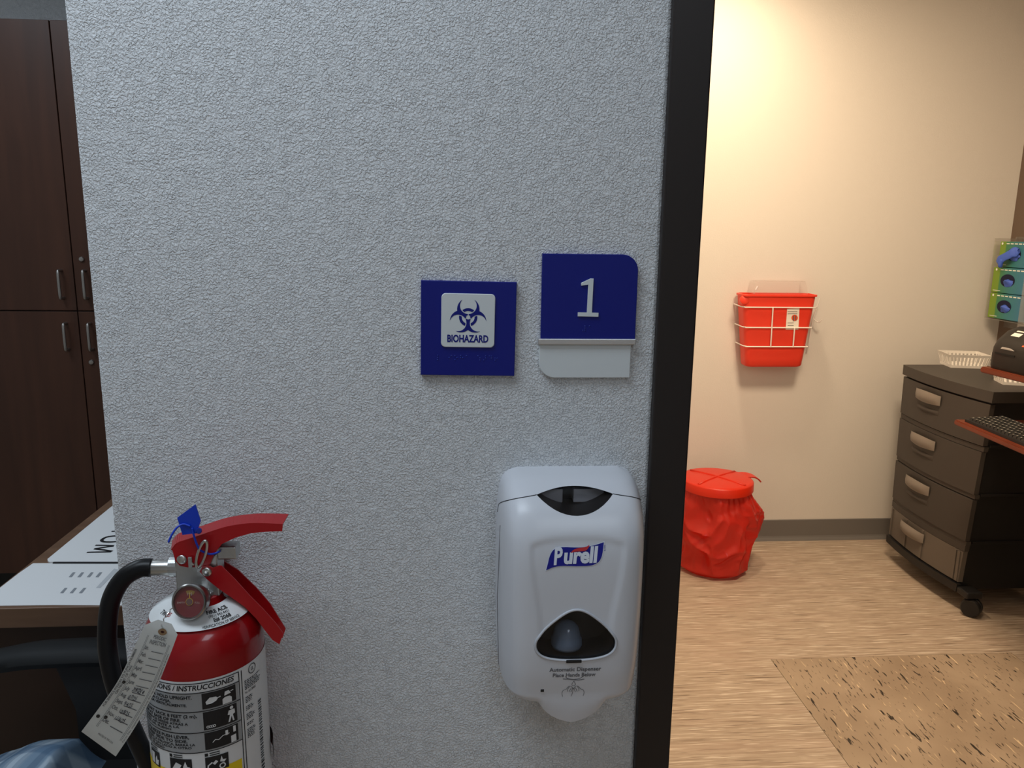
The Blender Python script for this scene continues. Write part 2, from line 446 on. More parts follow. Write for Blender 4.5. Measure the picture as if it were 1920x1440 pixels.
dr = thing('door_1', (.277, WY, 0), kind='structure')
for a, b in (((.252, WY-.010, 0), (.301, WY+.142, 2.17)), ((1.199, WY-.010, 0), (1.249, WY+.142, 2.17))):
    Geo().box(a, b, .0025).obj('jamb', m_frame, dr)
Geo().box((.301, WY-.010, 2.12), (1.199, WY+.142, 2.17), .0025).obj('head', m_frame, dr)

m_base = mat('grey_vinyl_base', srgb(114, 112, 110), .5)
def base_run(name, pts, inward):
    """cove base: a strip with a small foot, profile pushed along a wall"""
    g = Geo(); a, b = [Vector((*p, 0)) for p in pts]; n = Vector((*inward, 0))
    prof = [(0, 0), (.016, 0), (.013, .006), (.007, .016), (.0045, .024), (.004, .108), (.002, .111), (0, .111)]
    g.v = [a+n*p[0]+Vector((0, 0, p[1])) for p in prof]+[b+n*p[0]+Vector((0, 0, p[1])) for p in prof]; k = len(prof)
    g.f = [list(range(k)), list(range(2*k-1, k-1, -1))]+[(i, (i+1) % k, k+(i+1) % k, k+i) for i in range(k)]
    return tag(g.obj(name, m_base, base=(a.x, a.y, 0)), kind='structure')
base_run('baseboard_back', ((.06, BY), (RX, BY)), (0, -1))
base_run('baseboard_right', ((RX, WY+.13), (RX, BY-.018)), (-1, 0))
# ------------------------------------------------------------------ biohazard sign
m_blue = mat('navy_sign_plastic', srgb(10, 24, 122), .38, spec=.4, bump=(900, .00006))
m_braille = mat('navy_braille', srgb(34, 52, 150), .35)
m_signwhite = mat('off_white_sign_plastic', srgb(214, 220, 222), .45)
def plate(name, pts2d, origin, rot, y0, y1, m, parent, bevel=.0006):
    """flat plate: outline (u, v) about origin on the wall, from depth y0 (back) to y1 (front)"""
    ca, sa = math.cos(rot), math.sin(rot); n = len(pts2d)
    def P(p, y): return Vector((origin[0]+p[0]*ca-p[1]*sa, y, origin[1]+p[0]*sa+p[1]*ca))
    cx = sum(p[0] for p in pts2d)/n; cy = sum(p[1] for p in pts2d)/n
    sh = lambda p, e: (p[0]-math.copysign(min(e, abs(p[0]-cx)), p[0]-cx), p[1]-math.copysign(min(e, abs(p[1]-cy)), p[1]-cy))
    g = Geo()
    rings = [[P(p, y0) for p in pts2d], [P(p, y1+bevel) for p in pts2d], [P(sh(p, bevel), y1) for p in pts2d]]
    g.v = [q for r in rings for q in r]
    g.f = [list(range(n)), [2*n+i for i in range(n)]]
    for k in range(2): g.f += [(k*n+i, k*n+(i+1) % n, (k+1)*n+(i+1) % n, (k+1)*n+i) for i in range(n)]
    return g.obj(name, m, parent)
def wallmap(origin, rot, y):
    ca, sa = math.cos(rot), math.sin(rot)
    return lambda u, v: Vector((origin[0]+u*ca-v*sa, y, origin[1]+u*sa+v*ca))
def dots(name, pts, origin, rot, y, r, m, parent):
    g = Geo(); mp = wallmap(origin, rot, y)
    for p in pts: g.lathe([(r, 0), (r*.8, r*.5), (r*.35, r*.8)], mp(*p), axis=(0, -1, 0), n=10)
    return g.obj(name, m, parent, smooth=True)

O, R = (.0162, 1.4285), math.radians(-.75)
sg = thing('biohazard_sign', (O[0], WY, O[1]), 'square navy sign with a white biohazard symbol panel, on the grey textured wall', 'sign')
S1 = .0583
plate('plate', [(-S1, -S1), (S1, -S1), (S1, S1), (-S1, S1)], O, R, WY, WY-.007, m_blue, sg)
yp = WY-.007
sqo = (-.0006, .0107)
pan = plate('symbol_panel', [(p[0]+sqo[0], p[1]+sqo[1]) for p in rounded(-.0328, -.0332, .0328, .0328, .0052)], O, R, yp, yp-.0022, m_signwhite, sg)
yq = yp-.0022-.0003
def bio(x, y):
    c = lambda px, py, r: r-math.hypot(x-px, y-py)
    A = [math.radians(a) for a in (90, 210, 330)]
    out = max(c(11*math.cos(a), 11*math.sin(a), 15) for a in A)
    inn = max(c(15.6*math.cos(a), 15.6*math.sin(a), 11.2) for a in A)
    f = min(out, -inn, math.hypot(x, y)-2.9)
    for a in A:                                   # open tips and hub slits
        dx, dy = math.cos(a), math.sin(a); along = x*dx+y*dy; side = abs(-x*dy+y*dx)
        if along > 15: f = min(f, side-3.4)
        if 0 < along < 7: f = min(f, side-.55)
    rho = math.hypot(x, y)
    ring = min(rho-8.6, 12.3-rho, max(c(15.6*math.cos(a), 15.6*math.sin(a), 10.0) for a in A))
    return max(f, ring)
kS = .0232/25.5
Flat().field(bio, -27, -27, 27, 27, 150).obj('biohazard_symbol', m_blue, lambda u, v: wallmap(O, R, yq)(sqo[0]+u*kS, sqo[1]+.0040+v*kS), pan)
Flat().text('BIOHAZARD', sqo[0], sqo[1]-.0266, .0124, 'CENTER', bold=.032, fit=.0505).obj('lettering', m_blue, wallmap(O, R, yq), pan)
br = []
pat = [(0,0),(0,1),(0,2)], [], [(0,1),(1,0)], [(0,0),(1,1),(0,2)], [(0,1),(0,0),(1,1)], [(0,0)], [], [(0,0),(1,1),(1,2)], [(0,2),(1,1),(1,0)], [(0,0),(1,0),(1,1)], [(0,1),(1,1),(0,2)]
for i, q in enumerate(pat):
    for (a, b) in q: br.append((-.0375+i*.0071+a*.0026, -.0335-b*.0026))
dots('braille_dots', br, O, R, yp, .0009, m_braille, sg)

# ------------------------------------------------------------------ room number sign
O2 = (.1645, 1.4445)
sn = thing('room_number_sign', (O2[0], WY, O2[1]), 'navy room sign reading 1 with silver rail and blank white insert below', 'sign')
plate('number_plate', [(p[0], p[1]) for p in rounded(-.0585, -.028, .0605, .0765, .020, 12, (0, 0, 1, 0))], O2, 0, WY, WY-.007, m_blue, sn)
plate('insert', rounded(-.0600, -.0775, .0560, -.0345, .020, 12, (1, 0, 0, 0)), O2, 0, WY, WY-.006, m_signwhite, sn)
g = Geo().box((O2[0]-.0622, WY-.010, O2[1]-.0345), (O2[0]+.0612, WY, O2[1]-.0275), .0008); g.obj('rail', m_alu, sn)
one = [(-.0118,-.0232),(.0140,-.0232),(.0140,-.0184),(.0056,-.0184),(.0056,.0236),(.0018,.0236),(-.0094,.0180),(-.0094,.0150),(-.0006,.0166),(-.0006,-.0184),(-.0118,-.0184)]
plate('numeral', [(p[0]*1.0, p[1]*1.0) for p in one], (O2[0]-.001, O2[1]+.0235), math.radians(-1), WY-.007, WY-.0092, m_signwhite, sn, bevel=.0003)
dots('braille_dots', [(-.0035,-.012),(-.0035,-.0146),(-.0035,-.0172),(-.0061,-.0172),(.0020,-.0118),(-.0008+.003,-.0118)], O2, 0, WY-.007, .0009, m_braille, sn)

# ------------------------------------------------------------------ sanitiser dispenser
DX = .1450
PROF = [(.935, .080, .086), (.97, .0865, .096), (.985, .088, .099), (1.02, .0905, .1045), (1.08, .092, .1075), (1.15, .0925, .1075), (1.185, .0922, .104), (1.205, .0912, .0965), (1.220, .0895, .085), (1.232, .0868, .071), (1.240, .0825, .058), (1.2455, .076, .045), (1.2485, .066, .030)]
def interp(z, k):
    P = PROF
    if z <= P[0][0]: return P[0][k]
    if z >= P[-1][0]: return P[-1][k]
    for i in range(len(P)-1):
        if P[i][0] <= z <= P[i+1][0]:
            a, b = P[i], P[i+1]; t = (z-a[0])/(b[0]-a[0])
            p0 = P[i-1] if i > 0 else a; p3 = P[i+2] if i+2 < len(P) else b
            m0 = (b[k]-p0[k])/(b[0]-p0[0]) if b[0] != p0[0] else 0; m1 = (p3[k]-a[k])/(p3[0]-a[0]) if p3[0] != a[0] else 0
            h = b[0]-a[0]
            return (2*t**3-3*t*t+1)*a[k]+(t**3-2*t*t+t)*h*m0+(-2*t**3+3*t*t)*b[k]+(t**3-t*t)*h*m1
sstep = lambda a, b, x: (lambda t: t*t*(3-2*t))(max(0, min(1, (x-a)/(b-a))))
def ddepth(u, z):
    """how far the dispenser's cover stands off the wall at (u, z)"""
    wz, dz = interp(z, 1), interp(z, 2); 
    q = max(0., 1-abs(u/wz)**8.)**.42; d = dz*q
    hw = .0585 - .014*sstep(1.18, 1.06, z)                 # the shield-shaped field stands slightly back
    top = 1.196 - .010*(abs(u)/.06)**3
    ins = sstep(0, .006, hw-abs(u))*sstep(0, .010, top-z)*sstep(1.03, 1.07, z)
    brow = sstep(.078, .066, abs(u))*sstep(1.222, 1.205, z)*sstep(1.04, 1.12, z)
    return d - .0022*ins - .0012*brow
def DS(u, z, off=0.): return Vector((DX+u, WY-ddepth(u, z)-off, z))
disp = thing('hand_sanitizer_dispenser', (DX, WY, .94), 'white automatic hand sanitizer dispenser mounted beside the dark door frame', 'dispenser')
m_disp = mat('dispenser_white', (.66, .68, .73), .30, spec=.5)
m_pocket = mat('dispenser_dark_inside', (.02, .019, .02), .35)
# cover: horizontal rings, the lower ones dip towards the middle into the spout skirt
NU = 72; zs = [.985+.2635*(i/76) for i in range(77)]
rows = []
for z in zs:
    wz = interp(z, 1); rows.append([DS(-wz*math.cos(PI*i/NU), z) for i in range(NU+1)])
gsk = lambda u: .004+.016*max(0, 1-abs(u)/.088)+.022*max(0., 1-(abs(u)/.041)**2.4)**.7
low = []
for q in (.25, .5, .75, 1.0):
    r = []
    for i in range(NU+1):
        c = math.cos(PI*i/NU); wz = interp(.985, 1)-.002*q*q; u = -wz*c*.9999
        dd = ddepth(-interp(.985, 1)*c*.9999, .985)*(1-.05*q*q)
        r.append(Vector((DX+u, WY-dd, .985-q*gsk(u)+.000)))
    low.append(r)
cap = []
for q in (.35, .7, 1.0):
    cap.append([Vector((DX+(p.x-DX)*(1-.02*q), WY-(WY-p.y)*(1-q), p.z+.012*q*(1 if abs(p.x-DX) > .055 else .6))) for p in low[-1]])
allr = cap[::-1]+low[::-1]+rows
g = Geo(); n1 = NU+1
g.v = [p for r in allr for p in r]
g.f = [(j*n1+i, j*n1+i+1, (j+1)*n1+i+1, (j+1)*n1+i) for j in range(len(allr)-1) for i in range(NU)]
topr = allr[-1]; k0 = len(g.v)                                     # close the top and the back
g.v += [Vector((p.x, WY, 1.2490)) for p in topr]
b0 = (len(allr)-1)*n1
g.f += [(b0+i, b0+i+1, k0+i+1, k0+i) for i in range(NU)]
back = [j*n1 for j in range(len(allr))]+[k0+i for i in range(n1)]+[j*n1+NU for j in range(len(allr)-1, -1, -1)]+[i for i in range(NU-1, 0, -1)]
g.f.append(back)
body = g.obj('cover', [m_disp, m_pocket], disp)
bm = bmesh.new(); bm.from_mesh(body.data); bmesh.ops.remove_doubles(bm, verts=bm.verts, dist=1e-6); bmesh.ops.recalc_face_normals(bm, faces=bm.faces); bm.to_mesh(body.data); bm.free()
# windows: a lens under the top band and a rounded triangle low on the front
UC = .0005
tri_pts = [(0, 1.1005), (.013, 1.0965), (.030, 1.0835), (.0435, 1.0690), (.0478, 1.0595), (.0460, 1.0495), (.0370, 1.0415), (.020, 1.0375), (0, 1.0365)]
tri = [p for p in tri_pts]+[(-p[0], p[1]) for p in tri_pts[-2:0:-1]]
tri = [(q.x+UC, q.y) for q in smooth_path([Vector((p[0], p[1], 0)) for p in tri], 4, True)]
def lens_pts(k=14):
    top = [(-.047+.094*i/k, 1.2345+.0068*(1-(2*i/k-1)**2)) for i in range(k+1)]
    bot = [(.047-.094*i/k, 1.2345-.0195*(1-abs(2*i/k-1)**2.0)) for i in range(1, k)]
    return top+bot
lens = lens_pts()
cut = Geo()
cut.prism([(DX+p[0], WY-.135, p[1]) for p in tri], (0, .075, 0))
cut.prism([(DX+p[0], WY-.135, p[1]) for p in lens], (0, .105, 0))
cutter = cut.obj('cutter', [m_pocket, m_pocket], None, base=(DX, WY, .94))
md = body.modifiers.new('b', 'BOOLEAN'); md.object = cutter; md.operation = 'DIFFERENCE'; md.solver = 'EXACT'; md.material_mode = 'TRANSFER'
bpy.context.view_layer.update()
dg = bpy.context.evaluated_depsgraph_get()
nm = bpy.data.meshes.new_from_object(body.evaluated_get(dg)); body.modifiers.clear(); body.data = nm
bpy.data.objects.remove(cutter)
for p in nm.polygons: p.use_smooth = True
nm.set_sharp_from_angle(angle=math.radians(38))
m_pane = glass('dispenser_window_plastic', (.78, .78, .80), .05, .06)
def patch(outline, name, m, off, n=26):
    xs = [p[0] for p in outline]; ys = [p[1] for p in outline]
    def inside(x, y):
        best = 1e9; ins = False; N = len(outline)
        for i in range(N):
            (ax, ay), (bx, by) = outline[i], outline[(i+1) % N]
            if (ay > y) != (by > y) and x < (bx-ax)*(y-ay)/(by-ay)+ax: ins = not ins
            L = (bx-ax)**2+(by-ay)**2; t = max(0, min(1, ((x-ax)*(bx-ax)+(y-ay)*(by-ay))/L if L else 0))
            best = min(best, math.hypot(x-ax-t*(bx-ax), y-ay-t*(by-ay)))
        return best if ins else -best
    e = .001
    o = Flat().field(inside, min(xs)-e, min(ys)-e, max(xs)+e, max(ys)+e, n).obj(name, m, lambda u, v: DS(u, v, off), disp)
    for p in o.data.polygons: p.use_smooth = True
    return o
patch(tri, 'lower_window', m_pane, -.003)
patch(lens, 'upper_window', m_pane, -.0025)
m_rim = mat('dispenser_window_rim', (.55, .57, .62), .25)
Geo().tube([DS(p[0]*1.035, (p[1]-1.066)*1.035+1.066, .0002) for p in tri], .0016, 8, closed=True).obj('window_rim', m_rim, disp, smooth=True)
lt = Geo().obox(DS(UC-.002, 1.0350, .0008), (.0095, 0, 0), (0, .002, 0), (0, 0, .0018), .0006).obj('latch', m_black, disp)
m_gel = mat('clear_blue_pump', (.16, .21, .28), .12, spec=.8)
pc = Vector((DX-.0075, WY-.082, 1.0435))
g = Geo().lathe([(.0195, 0), (.0200, .003), (.0188, .011), (.0172, .013), (.0165, .018), (.0140, .025), (.0085, .030), (.003, .032)], pc, n=32)
g.obj('pump_bulb', m_gel, disp, smooth=True)
m_in = mat('dispenser_inner_grey', (.55, .56, .60), .4)
g = Geo().box((DX-.040, WY-.047, 1.2165), (DX-.012, WY-.031, 1.234), .001).box((DX+.0015, WY-.047, 1.2165), (DX+.040, WY-.031, 1.234), .001)
g.obj('inner_housing', m_in, disp)
# seam under the top band
seam = [(-.0915, 1.196), (-.0895, 1.212), (-.083, 1.2235), (-.070, 1.2305), (-.047, 1.2345)]
for s_ in (1, -1):
    Geo().tube([DS(s_*p.x, p.y, .0002) for p in smooth_path([Vector((q[0], q[1], 0)) for q in seam], 6)], .00055, 6).obj('seam', m_print_black, disp)
Geo().tube([Vector((DX-.0925+.0028*abs(z-1.09)/.1, WY-.052, z)) for z in [1.0+.19*i/20 for i in range(21)]], .0005, 6).obj('seam', mat('seam_line_grey', (.2, .2, .22), .6), disp)  # grey joint line down the left side of the cover
# logo: waving flag, red swash, name
LX, LZ = -.0035, 1.170
LW = .0785/1.14
def lg(px, py): return (LX+(px-870)*LW/1140, LZ-(py-650)*LW/1140*1.02)
def lp(pts, k=5): return [(q.x, q.y) for q in smooth_path([Vector((*lg(*p), 0)) for p in pts], k)]
flag = lp([(300,920),(330,800),(370,640),(440,520),(560,468)])+lp([(700,468),(900,478),(1060,474),(1260,440),(1440,385)])+lp([(1425,520),(1400,660),(1340,770),(1220,832),(1080,848)])+lp([(900,848),(700,838),(540,842),(420,868)])
logo = Flat(); logo.poly(flag)
cx_, cy_ = sum(p[0] for p in flag)/len(flag), sum(p[1] for p in flag)/len(flag)
m_logo_blue = mat('logo_blue', srgb(14, 22, 140), .4); m_logo_red = mat('logo_red', srgb(196, 52, 60), .4); m_logo_white = mat('logo_white', srgb(225, 232, 245), .4)
def scl(pts, k): return [(cx_+(p[0]-cx_)*k, cy_+(p[1]-cy_)*k*1.04) for p in pts]
ou = Flat(); ou.poly(scl(flag, 1.03)); lgo = ou.obj('logo', m_logo_white, lambda u, v: DS(u, v, .0004), disp)
logo.obj('logo_flag', m_logo_blue, lambda u, v: DS(u, v, .0007), lgo)
Flat().poly(lp([(780,585),(830,525),(920,490),(1040,475),(1110,455),(1150,430)])+lp([(1150,460),(1110,515),(1060,545),(960,552),(860,560),(800,580)])).obj('logo_swash', m_logo_red, lambda u, v: DS(u, v, .0010), lgo)
x0_, z0_ = lg(450, 800)
tx = Flat().text('P', 0, 0, .0290, bold=.035, shear=.10, sx=.66).text('urell', .0120, .0006, .0265, bold=.042, shear=.10, sx=.72, fit=.0410)
tx.obj('logo_name', m_logo_white, lambda u, v: DS(x0_+u, z0_+v+u*.03, .0010), lgo)
xr, zr = lg(1480, 550)
Flat().text('R TM', xr, zr, .003, rot=PI/2).obj('logo_mark', m_logo_blue, lambda u, v: DS(u, v, .0007), lgo)
# printed directions, hands under a spout, sensor
pr = Flat().text('Automatic Dispenser', UC+.0005, 1.0205, .0075, 'CENTER', bold=.024, fit=.0640).text('Place Hands Below', UC-.0005, 1.0125, .0075, 'CENTER', bold=.024, fit=.0530)
ic = lambda px, py: (UC-.0005+(px-640)*.000099, .9970-(py-1120)*.000118)
def stroke(F_, pts, w_=.0006): F_.ribbon([(q.x, q.y) for q in smooth_path([Vector((*ic(*p), 0)) for p in pts], 5)], w_)
stroke(pr, [(530,985),(560,1010),(640,1025),(720,1010),(765,980)], .0007); stroke(pr, [(500,1015),(580,1022),(690,1035),(770,1025)], .0010)
stroke(pr, [(640,1045),(620,1080),(622,1100),(640,1106),(660,1098),(660,1080),(640,1045)])
for s_ in (1, -1):
    mr_ = lambda pts: [(640+s_*(p[0]-640), p[1]) for p in pts]
    stroke(pr, mr_([(770,1245),(780,1200),(765,1165),(730,1150),(705,1120),(680,1112),(655,1125),(645,1150)]))
    stroke(pr, mr_([(665,1130),(680,1160),(690,1185)])); stroke(pr, mr_([(690,1118),(710,1150),(712,1180)])); stroke(pr, mr_([(650,1140),(660,1170),(670,1190)]))
stroke(pr, [(640,1140),(634,1190),(625,1225),(605,1262)])
pr.obj('printed_directions', m_print_grey, lambda u, v: DS(u, v, .0004), disp)
Geo().obox(DS(-.0385, .9925, .0003), (.0021, 0, 0), (0, .0006, 0), (0, 0, .0018), .0004).obj('sensor_window', m_black, disp)
# ------------------------------------------------------------------ fire extinguisher
EX, EY, ER = -.3005, .868, .0680
m_red = mat('red_enamel', srgb(150, 10, 18), .22, spec=.5, coat=.4)
m_red2 = mat('red_painted_steel', srgb(168, 16, 24), .32, spec=.5)
m_valve = mat('cast_aluminium', (.52, .53, .53), .42, metal=1, bump=(250, .0003))
m_label = mat('label_white', (.74, .75, .76), .38)
m_label_grey = mat('label_grey', (.34, .35, .36), .38)
m_yellow = mat('label_yellow', srgb(236, 206, 20), .4)
ext = thing('fire_extinguisher', (EX, EY, .64), 'red fire extinguisher with black hose and white instruction label, hung on the textured wall', 'fire extinguisher')
zsh = 1.068                                            # where the shoulder starts
prof = [(.050, .642), (.060, .640), (ER-.002, .650), (ER, .660), (ER, zsh)]
for i in range(1, 13):
    a = i/12*PI/2*.93
    prof.append((.026+(ER-.026)*math.cos(a)**.8, zsh+.044*math.sin(a)))
prof += [(.0265, zsh+.050), (.0255, zsh+.056), (.021, zsh+.058)]
Geo().lathe([(r, z-.64) for r, z in prof], (EX, EY, .64), n=72).obj('cylinder', m_red, ext, smooth=True, sharp=40)
Geo().lathe([(.0235, .0), (.0235, .012), (.020, .015), (.019, .016)], (EX, EY, zsh+.050), n=8).obj('neck_nut', m_valve, ext)
ZV = 1.124
# valve block with the horn outlet on the left
g = Geo().box((EX-.0235, EY-.0125, ZV), (EX+.0255, EY+.0125, ZV+.052), .002).lathe([(.0125, 0), (.0125, .012)], (EX-.020, EY, ZV+.034), axis=(-1, 0, 0), n=20)
g.box((EX+.020, EY-.010, ZV+.044), (EX+.046, EY+.010, ZV+.060), .002)
g.obj('valve_body', m_valve, ext)
fit_z = onY(300, 1064, EY).z
Geo().lathe([(.0085, -.004), (.0112, -.003), (.0112, .002), (.0092, .003), (.0092, .026), (.0086, .028)], (onY(325, 1064, EY).x, EY, fit_z), axis=(-1, 0, 0), n=24).obj('hose_fitting', m_chrome, ext, smooth=True, sharp=30)
hx = onY(284, 1064, EY).x
hp = [Vector((hx, EY, fit_z))]+[onY(x, y, Y) for (x, y, Y) in ((262, 1066, .866), (232, 1084, .862), (210, 1120, .858), (202, 1165, .855), (202, 1215, .852), (212, 1270, .85), (232, 1330, .85), (258, 1390, .852), (285, 1450, .858), (300, 1500, .86))]
hp = smooth_path(hp, 6)
Geo().tube(hp, .0106, 20).obj('hose', mat('black_hose_rubber', (.006, .006, .007), .36, spec=.3), ext, smooth=True)
e = hp[-1]; d = (hp[-1]-hp[-4]).normalized()
Geo().lathe([(.013, -.02), (.014, 0), (.014, .02), (.012, .03), (.015, .09), (.013, .091)], e, axis=d, n=20).obj('nozzle', m_black, ext, smooth=True, sharp=40)

def channel(name, front, back, yf, yb, th, strip):
    """pressed-steel handle: two flanges traced from the side and a web joining the listed edge"""
    g = Geo(); A = [onY(*p, yf) for p in front]; B = [onY(*p, yb) for p in back]
    g.prism(A, (0, th, 0)); g.prism(B, (0, -th, 0))
    fa = [onY(*p, yf) for p in strip[0]]; fb = [onY(*p, yb) for p in strip[1]]
    for i in range(len(fa)-1):
        q = [fa[i], fa[i+1], fb[i+1], fb[i]]
        nrm = (q[1]-q[0]).cross(q[3]-q[0]).normalized()*th
        g.add(q+[p+nrm for p in q], [(0,1,2,3),(7,6,5,4),(0,4,5,1),(1,5,6,2),(2,6,7,3),(3,7,4,0)])
    return g.obj(name, m_red2, ext, sharp=30)
LF, LB = EY-.0155, EY+.0155
top_f = [(323,1032),(333,1020),(350,1014),(372,1007),(398,998),(424,990),(452,985),(482,983),(530,985)]
bot_f = [(529,996),(500,997),(470,1000),(442,1008),(416,1020),(402,1038),(394,1058),(384,1063),(352,1064),(337,1061),(329,1052)]
top_b = [(p[0]+2, p[1]-17) for p in top_f]; top_b[-1] = (541, 966); top_b[-2] = (490, 965)
bot_b = [(p[0]+2, p[1]-17) for p in bot_f]
sm2 = lambda P_: [(q.x, q.y) for q in smooth_path([Vector((*p, 0)) for p in P_], 4)]
top_f, top_b = sm2(top_f), sm2(top_b)
lever = channel('lever', top_f+bot_f, top_b+bot_b, LF, LB, .0016, (top_f, top_b))
f2 = [(374,1072),(380,1062),(390,1060),(399,1065),(410,1061),(416,1062),(440,1086),(468,1117),(494,1143),(517,1169),(531,1188)]
l2 = [(524,1208),(511,1200),(496,1181),(481,1161),(459,1138),(432,1119),(410,1104),(389,1087)]
b2 = [(412,1046),(447,1068),(481,1101),(507,1131),(536,1178)]
b2l = [(530,1196),(500,1160),(475,1131),(443,1100),(405,1076)]
hand = channel('carry_handle', f2+l2, b2+b2l, LF-.001, LB+.001, .0016, ([(389,1087),(410,1104),(432,1119),(459,1138),(481,1161),(496,1181),(511,1200)], [(395,1068),(413,1083),(438,1100),(462,1119),(482,1141),(497,1160),(514,1180)]))
for (x, y, par) in ((341, 1049, lever), (388, 1072, hand)):
    c = onY(x, y, LF-.001)
    Geo().lathe([(.0056, 0), (.0056, .0008), (.0046, .0018), (.0015, .0023)], c, axis=(0, -1, 0), n=20).obj('rivet', m_chrome, par, smooth=True, sharp=50)
# pressure gauge, tilted up a little
gc = onY(356, 1128, EY-.047); ga = Vector((-.12, -1, .30)).normalized()
gau = Geo().lathe([(.010, -.034), (.010, -.018), (.0165, -.016), (.0195, -.006), (.0200, .002), (.0188, .0036), (.0174, .0034), (.0172, -.0006)], gc, axis=ga, n=40).obj('pressure_gauge', mat('gauge_bezel', (.35, .34, .33), .3, metal=1), ext, smooth=True, sharp=35)
e1 = Vector((1, 0, 0)); e1 = (e1-ga*e1.dot(ga)).normalized(); e2 = ga.cross(e1)*-1
if e2.z < 0: e2 = -e2
gm = lambda o: (lambda u, v: gc+e1*u+e2*v+ga*o)
Flat().disc(0, 0, .0172, 40).obj('dial', mat('gauge_dial', srgb(122, 42, 46), .5), gm(.0002), gau)
Flat().ring(0, 0, .0085, .0125, 16, math.radians(62), math.radians(112)).obj('dial_band', mat('dial_green', srgb(150, 120, 60), .5), gm(.0005), gau)
f = Flat().text('195', 0, .0070, .0042, 'CENTER', bold=.01).text('EMPTY', -.0098, -.0022, .0030, 'CENTER').text('FULL', .0092, -.0022, .0030, 'CENTER')
f.obj('dial_print', mat('dial_pale', srgb(190, 170, 165), .5), gm(.0007), gau)
nd = Flat().poly([(-.0007, -.004), (.0007, -.004), (.0004, .0110), (-.0002, .0110)]).disc(0, 0, .0042, 20); nd.obj('needle', mat('dial_needle', srgb(210, 170, 60), .4), gm(.0012), gau)
Flat().disc(0, 0, .0037, 20).obj('hub', mat('dial_hub', srgb(110, 84, 82), .4), gm(.0014), gau)
Flat().disc(0, 0, .0172, 40).obj('gauge_glass', glass('gauge_glass', (.95, .93, .9), .35, .03), gm(.0026), gau)
# pull pin
pc_ = [onY(x, y, LF-.006-.003*math.sin(i/12*2*PI)) for i, (x, y) in enumerate([(378+ (9*math.cos(a)+5*math.sin(a)), 1039+(-5*math.cos(a)*0 - 24*math.sin(a)+6*math.cos(a)*-1)) for a in [2*PI*k/12 for k in range(12)]])]
pin = Geo().tube(smooth_path(pc_, 4, True), .0017, 8, closed=True).obj('pull_pin', m_chrome, ext, smooth=True)
Geo().tube([onY(358, 1056, LF-.006), onY(362, 1058, LF-.004), onY(372, 1056, LF+.02)], .0016, 8).obj('pin_shaft', m_chrome, pin)
Geo().obox(onY(357, 1054, LF-.004), (.0022, 0, 0), (0, .0015, 0), (0, 0, .0062), .0006).obj('pin_clip', m_valve, pin)

# collar sticker lying on the shoulder
def coll(rr, a):                                       # a from the direction that faces the room
    t = (rr-.030)/(.0635-.030); z = zsh+.0460-.020*t**1.8
    return Vector((EX+rr*math.sin(a), EY-rr*math.cos(a), z+.0042))
A0, A1 = math.radians(-118), math.radians(92)
g = Geo().grid(lambda u, v: coll(.031+.0265*v, A0+(A1-A0)*u), 60, 6)
st = g.obj('collar_sticker', mat('collar_paper', (.76, .78, .78), .55), ext, smooth=True)
def collmap(u, v):                                     # u along the arc at radius .05, v outwards
    p = coll(.050-v, u/.050); n = Vector((math.sin(u/.05)*.5, -math.cos(u/.05)*.5, .8)).normalized(); return p+n*.0006
f = Flat().text('FIRE ACE', 0.0360, .0070, .0068, 'CENTER', bold=.03, fit=.0290).text('(951) 943-4431', 0.0360, .0025, .0042, 'CENTER', bold=.005, fit=.0255).text('E# 2068', 0.0375, -.0025, .0054, 'CENTER', bold=.025, fit=.0200).text('VERIFICATION OF SERVICE', 0.0350, -.0066, .0036, 'CENTER', bold=.01, fit=.0400)
tag(f.obj('sticker_print', m_print_black, collmap, st), kind='stuff')
Flat().text('TWO', -.047, .003, .007, bold=.015).obj('sticker_initials', m_print_black, collmap, st)
Flat().text('25', -.0335, .004, .007, bold=.01).obj('sticker_red_print', mat('red_ink', srgb(170, 30, 36), .6), collmap, st)

# instruction label wrapped round the body: (arc length from the room-facing line, height)
RL = ER+.0005
def cyl(off=0.): return lambda u, v: Vector((EX+(RL+off)*math.sin(u/ER), EY-(RL+off)*math.cos(u/ER), v))
D = lambda deg: math.radians(deg)*ER
zl = {k: onY(393, y, EY-.0648).z for k, y in dict(top=1274, t1=1296, r1=1331, r2=1370, r3=1407, ic=1440).items()}
zb = .70
lab = Flat().rect(D(-95), zb, D(112), zl['top'], 60, 1).obj('instruction_label', m_label, cyl(), ext)
for p in lab.data.polygons: p.use_smooth = True
xl, xr_ = D(-66), D(48)
grey = Flat()
for a, b in (('t1', 'r1'), ('r1', 'r2'), ('r2', 'r3')): grey.rect(xl, zl[b]+.0006, xr_-.001, zl[a]-.0006, 24, 1)
grey.obj('label_grey_rows', m_label_grey, cyl(.0003), lab)
k = Flat()
tl = .0011
def hl(z, x0=xl, x1=xr_, w_=tl): k.line(x0, z, x1, z, w_, 24)
def vl(x, z0, z1, w_=tl): k.line(x, z0, x, z1, w_)
ztp = zl['top']-.0028
hl(ztp)
for q in ('t1', 'r1', 'r2', 'r3'): hl(zl[q])
vl(xl, zb, ztp); vl(xr_, zb, ztp); vl(xr_+.0035, zb, ztp)
k.text('INSTRUCTIONS / INSTRUCCIONES', (xl+xr_)/2-.001, zl['t1']+.0036, .0088, 'CENTER', bold=.022, shear=.18, fit=(xr_-xl)*.93)
xt = D(-58)
